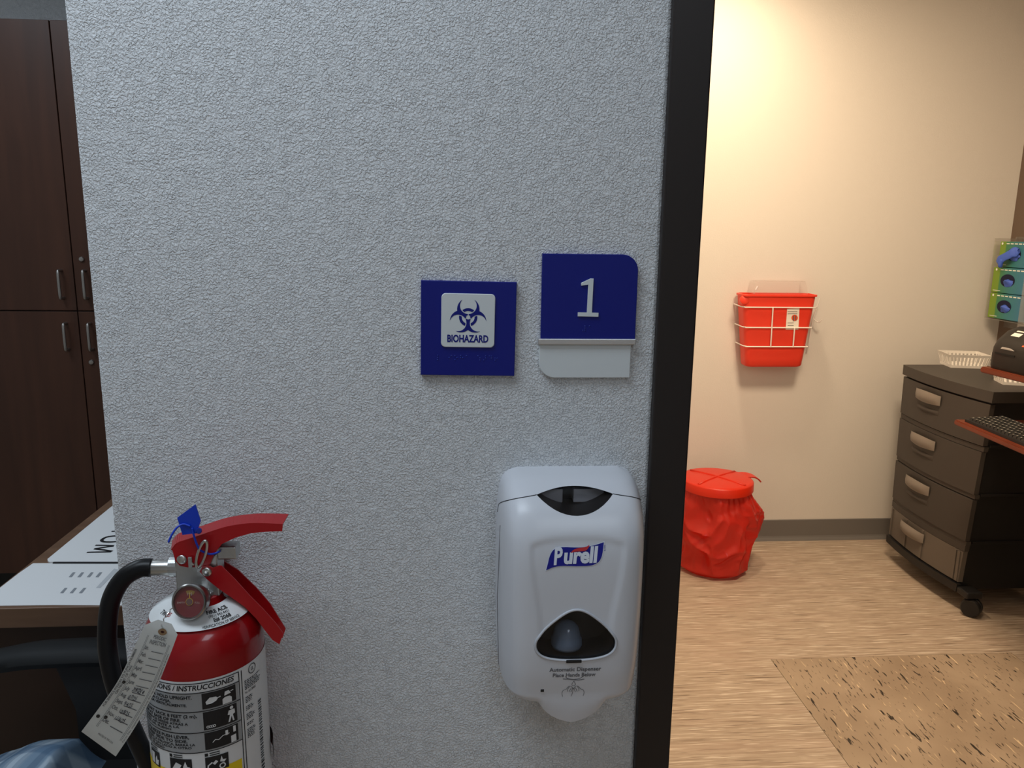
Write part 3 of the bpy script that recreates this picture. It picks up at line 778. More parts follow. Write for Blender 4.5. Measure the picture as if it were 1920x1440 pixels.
for z0, rows_ in ((zl['t1'], (('1. PULL PIN. HOLD UPRIGHT.', .0056, .074), ('TIRE DE LA CLAVIJA.', .0046, .050), ('SOSTENGA VERTICALMENTE.', .0046, .068))),
                  (zl['r1'], (('2. START BACK 8 FEET (2 m),', .0054, .078), ('AIM AT BASE OF FIRE.', .0052, .060), ('COMIENCE DESDE ATRAS A', .0040, .068), ('8 PIES, APUNTE A LA', .0036, .058), ('BASE DEL FUEGO', .0036, .048))),
                  (zl['r2'], (('3. SQUEEZE PUSH LEVER,', .0054, .068), ('SWEEP SIDE TO SIDE.', .0052, .066), ('OPRIMA LA PALANCA, BARRA LA', .0040, .074), ('BASE DE UN LADO A OTRO', .0036, .070), ('DEL FUEGO', .0036, .036)))):
    y = z0-.0014
    for (t, h, wd) in rows_:
        y -= h*.92+.0004
        k.text(t, xt, y, h, bold=.03, fit=wd)
xb0, xb1 = D(13), D(44)
picw = []
for a, b in (('t1', 'r1'), ('r1', 'r2'), ('r2', 'r3')):
    k.rect(xb0, zl[b]+.0022, xb1, zl[a]-.0016, 8, 1)
for (xa, xc_) in ((D(-52), D(-36)), (D(-22), D(0)), (D(12), D(33))):
    k.rect(xa, zl['ic']-.004, xc_, zl['r3']-.0075, 6, 1); k.rect(xa, zl['r3']-.0062, xa+.0035, zl['r3']-.0024)
    for j in range(2): k.line(xa+.005, zl['r3']-.0030-j*.0026, xa+.016, zl['r3']-.0030-j*.0026, .0012, 3)
# right-hand column: approval mark, small print, bar code
xc0 = xr_+.006
k.ring(xc0+.0135, zl['top']-.0085, .0052, .0062, 24); k.text('UL', xc0+.0135, zl['top']-.0105, .006, 'CENTER', bold=.02, sx=.6)
rnd = random.Random(3)
y = zl['top']-.019
for blk, n_ in ((0, 6), (1, 4), (2, 3), (3, 4), (4, 2), (5, 6)):
    for i in range(n_):
        x = xc0+.001
        end = xc0+(.030 if blk == 0 else .014)*(1-.3*rnd.random())
        while x < end:
            L = .0012+rnd.random()*.003; k.line(x, y, min(end, x+L), y, .0011, 2); x += L+.0009
        y -= .0021
    y -= .0036
    if blk == 0: k.text('No. AX-789602', xc0+.001, y, .0042, bold=.01, sx=.62); y -= .0050
zz = zl['top']-.056
while zz > zb+.15:
    hgt = .0009+rnd.random()*.0016; k.rect(xc0+.0205, zz-hgt, xc0+.0270, zz, 2, 1); zz -= hgt+.0012+rnd.random()*.0014
k.obj('label_black_print', m_print_black, cyl(.0006), lab)
wv = Flat()
def pic(x0, x1, z0, z1): return lambda a, b: (x0+(x1-x0)*a, z0+(z1-z0)*b)
P1 = pic(xb0, xb1, zl['r1']+.0022, zl['t1']-.0016)
wv.poly([P1(*q) for q in ((.10,.45),(.22,.68),(.40,.66),(.46,.55),(.40,.40),(.28,.30),(.12,.28))]); wv.poly([P1(*q) for q in ((.58,.02),(.58,.36),(.66,.46),(.80,.44),(.86,.32),(.86,.02))])
wv.poly([P1(*q) for q in ((.64,.55),(.66,.80),(.78,.82),(.84,.60))]); wv.line(*P1(.45, .56), *P1(.92, .74), .0010)
P2 = pic(xb0, xb1, zl['r2']+.0022, zl['r1']-.0016)
wv.disc(*P2(.83, .86), .0020, 12); wv.poly([P2(*q) for q in ((.74,.74),(.92,.74),(.93,.50),(.86,.46),(.90,.10),(.85,.10),(.82,.40),(.76,.10),(.71,.10),(.77,.48),(.70,.52))])
for i in range(4): wv.ring(*P2(.12+.06*i, .16), .0010, .0017, 10)
P3 = pic(xb0, xb1, zl['r3']+.0022, zl['r2']-.0016)
wv.poly([P3(*q) for q in ((.76,.02),(.76,.42),(.92,.44),(.92,.02))]); wv.poly([P3(*q) for q in ((.84,.60),(.84,.95),(.92,.95),(.92,.60))]); wv.poly([P3(*q) for q in ((.60,.58),(.60,.86),(.68,.86),(.68,.58))])
wv.ribbon([P3(*q) for q in ((.22,.38),(.30,.52),(.40,.46),(.52,.62),(.72,.64))], .0009)
for (xa, xc_, s_) in ((D(-52), D(-36), 0), (D(-22), D(0), 1), (D(12), D(33), 2)):
    Q = pic(xa, xc_, zl['ic']-.004, zl['r3']-.0075)
    if s_ == 0: wv.poly([Q(*q) for q in ((.12,.1),(.12,.8),(.5,.85),(.45,.1))]); wv.poly([Q(*q) for q in ((.55,.1),(.6,.5),(.75,.75),(.78,.45),(.92,.5),(.85,.12))])
    if s_ == 1: wv.poly([Q(*q) for q in ((.1,.3),(.3,.75),(.55,.6),(.38,.15))]); wv.poly([Q(*q) for q in ((.6,.08),(.62,.5),(.72,.85),(.8,.5),(.92,.45),(.92,.1))])
    if s_ == 2: wv.ring(*Q(.72, .25), .0022, .0036, 14); wv.poly([Q(*q) for q in ((.3,.55),(.45,.72),(.55,.6),(.4,.42))]); wv.poly([Q(*q) for q in ((.62,.55),(.7,.9),(.75,.65),(.9,.6),(.8,.45))]); wv.ribbon([Q(*q) for q in ((.08,.05),(.12,.45),(.3,.62))], .0016)
tag(wv.obj('label_pictograms', m_label, cyl(.0009), lab), kind='stuff')
Flat().rect(D(-64), zb+.05, D(46), zl['ic']-.0012, 24, 1).obj('label_yellow_band', m_yellow, cyl(.0003), lab)
# strap of the wall bracket
hk = thing('extinguisher_bracket', (EX+.028, WY, 1.10), 'grey steel wall bracket holding the red extinguisher by its valve', 'bracket')
a_, b_ = onY(385, 980, WY), onY(425, 1040, WY)
m_gal = mat('galvanised_steel', (.42, .44, .45), .45, metal=.8)
Geo().box((a_.x, WY-.003, b_.z-.04), (b_.x, WY, a_.z), .0008).obj('back_plate', m_gal, hk)
Geo().box((b_.x-.014, EY+.020, ZV+.028), (b_.x-.001, WY-.003, ZV+.040), .0008).obj('hook_tongue', m_gal, hk)
bs = thing('extinguisher_strap', (EX, WY, .93), 'thin black band of the lower bracket around the red extinguisher', 'bracket')
zs_ = onY(500, 1412, EY).z
v = []; n_ = 30
g = Geo().grid(lambda u, t: Vector((EX+(ER+.004)*math.sin(math.radians(95+170*u)), EY-(ER+.004)*math.cos(math.radians(95+170*u)), zs_-.012+.024*t)), n_, 1)
g.obj('band', m_black, bs)
Geo().box((EX-.02, EY+ER+.003, zs_-.03), (EX+.02, WY, zs_+.03), .001).obj('back_plate', m_black, bs)

# blue numbered seal threaded through the pin
m_seal = mat('blue_seal_plastic', srgb(20, 60, 190), .35)
sy = LF-.008
sl = thing('plastic_seal', onY(354, 976, sy), 'bright blue plastic seal tag looped through the extinguisher pin', 'seal')
Geo().prism([onY(x, y, sy) for x, y in ((367, 945), (377, 976), (369, 999), (343, 1002), (333, 970))], (0, -.0016, 0)).obj('flag', m_seal, sl)
tail = [onY(x, y, Y) for x, y, Y in ((316, 1017, sy-.012), (322, 1003, sy-.010), (332, 989, sy-.006), (344, 983, sy-.003), (357, 987, sy-.003))]
Geo().tube(smooth_path(tail, 5), .0012, 8).obj('tail', m_seal, sl, smooth=True)
loop = [onY(x, y, Y) for x, y, Y in ((360, 990, sy-.003), (363, 1002, sy-.003), (368, 1018, sy-.002), (374, 1030, sy), (384, 1036, LF-.004), (396, 1039, LF-.003), (408, 1036, LF-.002), (413, 1033, LF+.008))]
Geo().tube(smooth_path(loop, 5), .0012, 8).obj('loop', m_seal, sl, smooth=True)
Geo().lathe([(.0034, 0), (.0036, .003), (.0026, .005)], onY(372, 995, sy-.0016), axis=(.3, -.6, 0.2), n=14).obj('lock', mat('blue_seal_dark', srgb(14, 36, 130), .4), sl)

# inspection tag hanging from the gauge
TYT, TYB = EY-.098, EY-.050
def tagmap(off=0.):
    """u across 0..1 (left to right), v along 0..1 (top to bottom) on the gently bent card"""
    cl = [Vector((*p, 0)) for p in ((271, 1172), (247, 1225), (219, 1280), (186, 1327), (152.5, 1371.7))]
    cr = [Vector((*p, 0)) for p in ((333, 1190), (314, 1240), (290, 1297), (256, 1359), (217, 1418.5))]
    def at(c, v):
        t = max(0, min(.9999, v))*4; i = int(t); f_ = t-i
        a, b, cc, d_ = c[max(0, i-1)], c[i], c[i+1], c[min(4, i+2)]
        q = .5*((2*b)+(cc-a)*f_+(2*a-5*b+4*cc-d_)*f_*f_+(3*b-a-3*cc+d_)*f_**3)
        return q + (c[0]-c[1])*(-v*4 if v < 0 else 0)
    def m_(u, v):
        L, R_ = at(cl, v), at(cr, v); p = L.lerp(R_, u)
        return onY(p.x, p.y, TYT+(TYB-TYT)*max(0, v)**1.5-off)
    return m_
tg = thing('inspection_tag', tagmap()(.5, 1), 'long white periodic inspection tag with handwritten dates, hanging beside the red extinguisher', 'tag')
g = Geo(); tm0 = tagmap(); tmb = tagmap(-.0004)
nv = 24
outl = [(.30, -.075), (.72, -.075)]
vt = [(.0, .0)]
def cardrow(v): return (0 if v > 0 else .30*(-v/.075), 1 if v > 0 else 1-.28*(-v/.075))
rowsv = [-.075, -.04, 0.0]+[i/nv for i in range(1, nv+1)]
for mp in (tm0, tmb):
    k0 = len(g.v); 
    for v_ in rowsv:
        a, b = cardrow(v_); g.v += [mp(a+(b-a)*i/6, v_) for i in range(7)]
    for j in range(len(rowsv)-1):
        g.f += [(k0+j*7+i, k0+j*7+i+1, k0+(j+1)*7+i+1, k0+(j+1)*7+i) for i in range(6)]
card = g.obj('card', mat('tag_card', (.72, .76, .76), .65), tg, smooth=True)
TW, TL = 1.0, 3.35                                      # card width : length
def tp(x, y): return (x, y/TL)                          # square units -> (u, v)
def tagtext(body, x, y, size, rot=0., **kw):
    F_ = Flat().text(body, 0, 0, size, **kw); ca, sa = math.cos(rot), math.sin(rot)
    F_.v = [tp(x+a*ca+b*sa, y+a*sa-b*ca) for a, b in F_.v]; return F_
pk = Flat()
def put(F_): pk.add(F_.v, F_.f)
put(tagtext('PERIODIC', .56, .35, .15, align='CENTER', bold=.01, fit=.36)); put(tagtext('INSPECTION', .56, .50, .15, align='CENTER', bold=.01, fit=.46))
months = ['Jan.', 'Feb.', 'Mar.', 'April', 'May', 'June', 'July', 'Aug.', 'Sept.', 'Oct.', 'Nov.', 'Dec.']
for i, m_ in enumerate(months):
    y = .66+.192*i
    put(tagtext(m_, .25, y, .15, bold=.012, sx=.60)); q = Flat().line(.48, y+.02, .82, y+.02, .016); pk.add([tp(*p) for p in q.v], q.f)
for x in (.205, .235, .865, .895):
    q = Flat().line(x, .30 if x < .5 else .42, x, 2.95, .007, 14); pk.add([tp(*p) for p in q.v], q.f)
put(tagtext('FOR SERVICE PERSON TO PUNCH NUMBER', .085, 2.42, .085, rot=-PI/2, bold=.01, fit=1.72)); put(tagtext('ON FRONT OF TAG', .165, 1.98, .085, rot=-PI/2, bold=.01, fit=.82))
put(tagtext('Form No. inspection record keep this tag with the extinguisher at all times', .965, 2.95, .055, rot=-PI/2, fit=2.3))
put(tagtext('PRINTED IN THE U.S.A.', .56, 3.10, .075, align='CENTER', fit=.42))
pk.obj('tag_print', m_print_grey, tagmap(.0006), card)
ink = Flat()
for i, (txt, w_) in enumerate((('7/9/25 e', .02), ('8/7/25', .008), ('9/4/25', .008), ('10/8/25', .008), ('11/6/25', .008))):
    t_ = tagtext(txt, .46, .66+.192*(6+i)-.005+.01*i, .17 if i == 0 else .155, sx=.55, shear=.2, bold=w_)
    t_.v = [(a+.006*math.sin(31*b*TL+i), b+.004*math.sin(40*a+2*i)) for a, b in t_.v]
    ink.add(t_.v, t_.f)
ink.obj('handwriting', mat('black_ink', (.03, .03, .05), .6), tagmap(.0008), card)
for (x, y) in ((.10, 2.72), (.265, 2.66), (.155, 1.62)):
    q = Flat().disc(x, y, .045, 16); q.v = [tp(*p) for p in q.v]; q.obj('punch_hole', m_black, tagmap(.0006), card)
q = Flat().ring(.56, .075, .052, .13, 28); q.v = [tp(*p) for p in q.v]; q.obj('eyelet', mat('kraft_eyelet', srgb(150, 122, 92), .7), tagmap(.0007), card)
q = Flat().disc(.56, .075, .052, 20); q.v = [tp(*p) for p in q.v]; q.obj('eyelet_hole', mat('dark_hole', srgb(60, 14, 14), .7), tagmap(.0005), card)
tw = [onY(x, y, Y) for x, y, Y in ((303, 1180, TYT-.003), (307, 1163, TYT+.004), (316, 1150, TYT+.012), (324, 1139, TYT+.024))]
tg_ = smooth_path(tw, 6)
Geo().tube([p+Vector((.0009*math.sin(i*1.6), 0, .0009*math.cos(i*1.6))) for i, p in enumerate(tg_)], .0006, 6).obj('wire_tie', m_chrome, tg)
# ------------------------------------------------------------------ sharps container on the back wall
m_sharps = mat('red_sharps_plastic', srgb(228, 66, 46), .38, spec=.4)
b_ = m_sharps.node_tree.nodes['Principled BSDF']
b_.inputs['Subsurface Weight'].default_value = .35; b_.inputs['Subsurface Radius'].default_value = (.05, .008, .005); b_.inputs['Subsurface Scale'].default_value = .3
m_wire = mat('white_coated_wire', (.82, .80, .76), .35)
m_clear = glass('clear_plastic_lid', (.99, .985, .98), .2, .12, .05, (.85, .83, .8))
SYF = BY-.125                                           # front face
sp = thing('sharps_container', (1.47, BY, .91), 'red plastic sharps container with clear lid and hazard label, on the beige wall', 'sharps container')
pTL, pTR, pBL, pBR = onY(1396, 556, SYF), onY(1533, 556, SYF), onY(1402, 690, SYF), onY(1508, 691, SYF)
z1, z0 = pTL.z, pBL.z
def srow(t, grow=0., dn=0.):
    """rounded rectangle section at height fraction t (0 bottom, 1 top)"""
    xa = pBL.x+(pTL.x-pBL.x)*t-grow; xb = pBR.x+(pTR.x-pBR.x)*t+grow
    ya = BY-.125+.016*(1-t)-grow; yb = BY-.012+min(0, grow)
    z = z0+(z1-z0)*t+dn
    return [Vector((p[0], p[1], z)) for p in rounded(xa, ya, xb, yb, .028, 6)]
ts = [0, .012, .03]+[.03+.97*i/10 for i in range(1, 11)]
g = Geo(); n_ = len(srow(0)); rows_ = [srow(t, -.010 if t == 0 else (-.003 if t == .012 else 0)) for t in ts]
rows_ += [srow(1.0, .006, .001), srow(1.0, .006, .009), srow(1.0, .001, .010)]
g.v = [p for r in rows_ for p in r]
g.f = [(j*n_+i, j*n_+(i+1) % n_, (j+1)*n_+(i+1) % n_, (j+1)*n_+i) for j in range(len(rows_)-1) for i in range(n_)]+[list(range(n_))[::-1]]
inner = [srow(1.0, -.003, .010), srow(.55, -.004)]
k0 = len(g.v); g.v += [p for r in inner for p in r]
g.f += [((len(rows_)-1)*n_+i, (len(rows_)-1)*n_+(i+1) % n_, k0+(i+1) % n_, k0+i) for i in range(n_)]
g.f += [(k0+i, k0+(i+1) % n_, k0+n_+(i+1) % n_, k0+n_+i) for i in range(n_)]+[[k0+n_+i for i in range(n_)]]
tub = g.obj('tub', m_sharps, sp, sharp=40)
# clear lid: a hood with a sloping mouth
lx0, lx1 = onY(1412, 540, BY-.08).x, onY(1512, 540, BY-.08).x
zt = onY(1460, 527, BY-.05).z
g = Geo()
g.add([(lx0, BY-.010, z1+.010), (lx1, BY-.010, z1+.010), (lx1, BY-.010, zt), (lx0+.012, BY-.010, zt), (lx0, BY-.100, z1+.010), (lx1, BY-.100, z1+.010), (lx1, BY-.062, zt), (lx0+.012, BY-.062, zt)],
      [(4,5,6,7), (7,6,2,3), (0,4,7,3), (5,1,2,6)])
g.obj('clear_lid', m_clear, sp)
Geo().tube([(lx0, BY-.10, z1+.011), (lx0+.012, BY-.062, zt), (lx1, BY-.062, zt), (lx1, BY-.10, z1+.011)], .0016, 6).obj('lid_edge', m_clear, sp)
Geo().tube([onY(1417, 544, BY-.06), onY(1421, 537, BY-.06)], .005, 8).obj('lid_tab', m_white, sp)
Geo().lathe([(.020, -.016), (.022, -.012), (.022, .004), (.018, .007)], onY(1396, 562, SYF+.012), axis=(-.2, -1, .2), n=20).obj('corner_cap', m_sharps, sp, smooth=True, sharp=40)
yl = SYF-.002
def smap(off): return lambda u, v: onY(u, v, SYF+.016*(v-556)/134-off)
lb = Flat().poly([(1476, 579), (1499, 578), (1497, 618), (1473, 618)]).obj('hazard_label', mat('hazard_label_paper', (.85, .82, .76), .5), smap(.001), sp)
f = Flat().disc(1490, 596, 6, 20); f.obj('hazard_mark', mat('orange_mark', srgb(225, 80, 30), .5), smap(.0016), lb)
f = Flat()
for y in (584, 588, 605, 610): f.rect(1477, y, 1495 if y < 600 else 1488, y+.9)
f.rect(1487, 592, 1489, 602); f.rect(1491, 592, 1493, 601)
f.obj('label_lines', m_print_grey, smap(.002), lb)
# wire basket that holds it
wb = thing('wire_bracket', (1.47, BY, 1.0), 'white wire wall bracket wrapped around the red sharps container', 'bracket')
def hoop(t):
    xa = pBL.x+(pTL.x-pBL.x)*t-.005; xb = pBR.x+(pTR.x-pBR.x)*t+.005; ya = BY-.125+.016*(1-t)-.006; z = z0+(z1-z0)*t
    return [Vector((xa-.004, BY-.003, z+.004)), Vector((xa, BY-.05, z+.001)), Vector((xa, ya+.03, z)), Vector((xa+.008, ya+.010, z)), Vector((xa+.028, ya, z)), Vector((xb-.026, ya, z)), Vector((xb-.008, ya+.008, z)), Vector((xb, ya+.03, z)), Vector((xb, BY-.003, z))]
tw_ = [(z_-z0)/(z1-z0) for z_ in (onY(1465, 576.5, SYF).z, onY(1465, 614.5, SYF).z, onY(1465, 650.5, SYF).z)]
for t in tw_: Geo().tube(smooth_path(hoop(t), 4), .0030, 8).obj('hoop_wire', m_wire, wb, smooth=True)
for (xa, xc_, ta, tb) in ((1449.5, 1445, tw_[0], tw_[2]), (1490, 1487, tw_[1], tw_[2])):
    ya, yb_ = hoop(ta)[4].y-.0035, hoop(tb)[4].y-.0035
    a = onY(xa, 576.5 if ta == tw_[0] else 614.5, ya); b = onY(xc_, 651, yb_)
    Geo().tube([a, b], .0032, 8).obj('upright_wire', m_wire, wb)
Geo().tube([onY(1537, 560, BY-.05), onY(1524, 600, BY-.04), onY(1515, 652, BY-.03)], .003, 8).obj('side_wire', m_wire, wb)
Geo().tube(smooth_path([onY(1524, 596, BY-.03), onY(1534, 605, BY-.05), onY(1541, 599, BY-.06)], 4), .0026, 8).obj('key_hook', m_wire, wb)

# ------------------------------------------------------------------ red waste pail with bag and lid
BZ = .435
la, lb_ = onZ(1340, 876, BZ), onZ(1347, 917, BZ)
RB = .163; BX, BYc = 1.205, (la.y+lb_.y)/2-.005
pail = thing('biohazard_waste_pail', (BX, BYc, 0), 'red lidded waste pail in a wrinkled red bag, standing on the floor', 'waste bin')
m_lid = mat('red_lid_plastic', srgb(206, 42, 18), .35, spec=.45)
lid = Geo().lathe([(RB-.006, -.042), (RB+.002, -.042), (RB+.001, -.006), (RB-.004, -.001), (RB-.016, .001), (RB*.5, .006), (.003, .008)], (BX, BYc, BZ), n=64).obj('lid', m_lid, pail, smooth=True, sharp=50)
for a in (38, 128):
    dx, dy = math.cos(math.radians(a)), math.sin(math.radians(a))
    pts = [Vector((BX+dx*RB*.90*t, BYc+dy*RB*.90*t, BZ+.0085-.0075*abs(t))) for t in (-1, -.6, -.2, .2, .6, 1)]
    Geo().tube(pts, .006, 8).obj('lid_rib', m_lid, lid, smooth=True)
# handle tab on the right
hpt = smooth_path([Vector((BX+RB*a_, BYc+.04, BZ+b2_)) for a_, b2_ in ((.78, .000), (.98, .002), (1.14, -.002), (1.28, -.014), (1.38, -.030))], 4)
g = Geo()
for i_, p_ in enumerate(hpt):
    hw_ = .045*(1-.75*i_/(len(hpt)-1)); g.v += [p_+Vector((0, hw_, 0)), p_+Vector((0, -hw_, 0)), p_+Vector((-.003, -hw_, -.005)), p_+Vector((-.003, hw_, -.005))]
g.f = [(4*i_+j_, 4*i_+(j_+1) % 4, 4*i_+4+(j_+1) % 4, 4*i_+4+j_) for i_ in range(len(hpt)-1) for j_ in range(4)]+[(0, 1, 2, 3), tuple(4*(len(hpt)-1)+k_ for k_ in (3, 2, 1, 0))]
g.obj('lid_tab', m_lid, lid, smooth=True, sharp=40)
m_pail = mat('red_pail_plastic', srgb(178, 26, 18), .45)
Geo().lathe([(.098, .004), (.102, .0), (.108, .012), (.130, .37), (.134, .375), (.130, .378)], (BX, BYc, 0), n=48).obj('pail_body', m_pail, pail, smooth=True, sharp=50)
m_bag = bpy.data.materials.new('translucent_red_bag'); m_bag.use_nodes = True
nt = m_bag.node_tree; pb = nt.nodes['Principled BSDF']
pb.inputs['Base Color'].default_value = srgb(240, 68, 56); pb.inputs['Roughness'].default_value = .16; pb.inputs['Specular IOR Level'].default_value = .6
tl_ = nt.nodes.new('ShaderNodeBsdfTranslucent'); tl_.inputs[0].default_value = srgb(245, 80, 66)
tr_ = nt.nodes.new('ShaderNodeBsdfTransparent'); tr_.inputs[0].default_value = (1, .25, .2, 1)
m1 = nt.nodes.new('ShaderNodeMixShader'); m1.inputs[0].default_value = .4; m2 = nt.nodes.new('ShaderNodeMixShader'); m2.inputs[0].default_value = .26
nt.links.new(pb.outputs[0], m1.inputs[1]); nt.links.new(tl_.outputs[0], m1.inputs[2]); nt.links.new(m1.outputs[0], m2.inputs[1]); nt.links.new(tr_.outputs[0], m2.inputs[2])
nt.links.new(m2.outputs[0], nt.nodes['Material Output'].inputs[0])
def bagpt(u, v):
    """u round, v from floor (0) to under the lid (1)"""
    a = 2*PI*u; z = .004+(BZ-.048)*v
    r = .158+.022*math.sin(PI*min(1, v*.95+.02))**.8-.006
    da = (a+PI-.15) % (2*PI)-PI
    r += .064*math.exp(-(da/.62)**2)*math.exp(-((v-.60)/.26)**2)              # the slack pouch on the right
    r += .016*math.exp(-((a-5.0)/.6)**2)*math.exp(-((v-.22)/.2)**2)
    r = r*(1-sstep(.82, 1, v))+(RB-.012)*sstep(.82, 1, v)
    q = Vector((math.cos(a)*1.5, math.sin(a)*1.5, v*2.6))
    q = q+.30*Vector((noise.noise(q*1.3+Vector((7, 2, 5))), noise.noise(q*1.3+Vector((1, 9, 3))), noise.noise(q*1.3+Vector((4, 6, 8)))))
    fold = (abs(noise.noise(q*1.2))*.042+abs(noise.noise(q*2.6+Vector((4, 1, 2))))*.014)*sstep(-.05, .22, v)
    pleat = .004*math.sin(a*30+4*noise.noise(Vector((a, v*3, 1))))*sstep(.72, 1, v)
    r += (.011-fold)*(1-.75*sstep(.80, 1, v))+pleat*(1-.5*sstep(.95, 1, v))
    r *= 1-.16*sstep(.06, 0, v)
    return Vector((BX+r*math.cos(a), BYc+r*math.sin(a), z))
g = Geo(); NU_, NV_ = 180, 80
g.v = [bagpt(i/NU_, j/NV_) for j in range(NV_+1) for i in range(NU_)]
g.f = [(j*NU_+i, j*NU_+(i+1) % NU_, (j+1)*NU_+(i+1) % NU_, (j+1)*NU_+i) for j in range(NV_) for i in range(NU_)]
g.obj('bag', m_bag, pail, smooth=True, sharp=35)

# ------------------------------------------------------------------ drawer cart
m_draw = mat('dark_grey_drawer_plastic', srgb(68, 64, 61), .5, spec=.35)
m_handle = mat('warm_grey_handle', srgb(126, 119, 112), .4)
m_trans = mat('smoky_drawer_plastic', srgb(100, 94, 88), .35, spec=.4)
CXF, CYc, CB = 2.115, 3.115, 2.50
cart = thing('drawer_cart', (2.3, CYc, 0), 'dark grey plastic drawer cart on black casters against the back wall', 'drawer cart')
hwz = lambda z: .262+.045*(z-.07)/.88
def bow(y, z, off=0.): return CXF-.030*(1-((y-CYc)/.31)**2)+.012*(1-(z-.07)/.88)*0-off
def slab(z0_, z1_, off, shrink, m, name, parent, depth=None, nx=16, sub=None, y0=None, y1=None):
    """piece of the bowed front from height z0_ to z1_, standing off from the body by off"""
    g = Geo(); A = []
    for z in (z0_, z1_):
        h = hwz(z)-shrink; lo = CYc-h if y0 is None else y0; hi = CYc+h if y1 is None else y1
        A.append([Vector((bow(lo+(hi-lo)*i/nx, z, off), lo+(hi-lo)*i/nx, z)) for i in range(nx+1)])
    d = .02 if depth is None else depth
    Bk = [[Vector((p.x+d if depth is None else CB, p.y, p.z)) for p in r] for r in A]
    n = nx+1; g.v = A[0]+A[1]+Bk[0]+Bk[1]
    for i in range(nx):
        g.f += [(i, i+1, n+i+1, n+i), (2*n+i, 3*n+i, 3*n+i+1, 2*n+i+1), (i, 2*n+i, 2*n+i+1, i+1), (n+i, n+i+1, 3*n+i+1, 3*n+i)]
    g.f += [(0, n, 3*n, 2*n), (nx, 2*n+nx, 3*n+nx, n+nx)]
    return g.obj(name, m, parent, sharp=30)
ZT = .948
slab(.085, .900, -.012, .010, m_black, 'frame', cart, depth=1)
top = slab(.903, ZT, .010, -.004, m_draw, 'top', cart, depth=1)
for zz in ((.497, .520), (.700, .726), (.292, .314)):
    slab(zz[0]-.002, zz[1]-.008, .001, .002, m_draw, 'divider', cart)
drz = ((.728, .898), (.520, .700), (.314, .494))
for i, (a, b) in enumerate(drz):
    dd = slab(a-.006, b-.004, .006, .004, m_draw, 'drawer', cart)
    zc = a+(b-a)*.72
    def hnd(u, v, zc=zc): 
        y = CYc+.055+(u-.5)*.19; return Vector((bow(y, zc, .012+.022*math.sin(PI*u)**.6*(.55+.45*math.sin(PI*v))), y, zc+(v-.5)*(.042+.010*math.sin(PI*u))))
    Geo().grid(hnd, 16, 6).obj('handle', m_handle, dd, smooth=True)
    def lip(u, v, zc=zc):
        y = CYc+.055+(u-.5)*.17; return Vector((bow(y, zc, .0065+.010*math.sin(PI*u)*math.sin(PI*v)), y, zc-.048-.022*v))
    Geo().grid(lip, 14, 5).obj('finger_lip', m_draw, dd, smooth=True)
slab(.262, .290, .003, .002, m_draw, 'divider', cart)
dd = slab(.122, .260, .003, .006, m_trans, 'drawer', cart)
for y in (CYc-.255, CYc-.235, CYc-.03, CYc+.10, CYc+.245):
    slab(.126, .256, .008, 0, m_trans, 'drawer_rib', dd, nx=1, y0=y, y1=y+.012)
zc = .222
Geo().grid(lambda u, v: Vector((bow(CYc+.055+(u-.5)*.19, zc, .010+.024*math.sin(PI*u)**.6*(.55+.45*math.sin(PI*v))), CYc+.055+(u-.5)*.19, zc+(v-.5)*(.042+.010*math.sin(PI*u)))), 16, 6).obj('handle', m_handle, dd, smooth=True)
slab(.082, .116, .014, -.004, m_black, 'base_rail', cart)
for z in (.30, .51, .72):
    Geo().box((CXF+.02, CYc-hwz(z)+.002, z-.006), (CB-.02, CYc-hwz(z)+.012, z+.006), .002).obj('side_rib', m_black, cart)
for (x, y) in ((CXF+.015, CYc-.305), (CXF+.20, CYc+.25), (CB-.04, CYc-.27), (CB-.04, CYc+.25)):
    Geo().box((x-.035, y-.03, .080), (x+.035, y+.04, .108), .006).obj('foot_bracket', m_black, cart)
    Geo().tube([(x, y, .082), (x, y, .060)], .008, 10).obj('caster_stem', m_chrome, cart)
    wy = y-.012
    cs = Geo().lathe([(.014, -.026), (.034, -.025), (.0385, -.018), (.0385, -.005), (.035, -.002), (.035, .002), (.0385, .005), (.0385, .018), (.034, .025), (.014, .026)], (x+.004, wy, .0385), axis=(.75, .66, 0), n=28).obj('caster', m_black, cart, smooth=True, sharp=40)

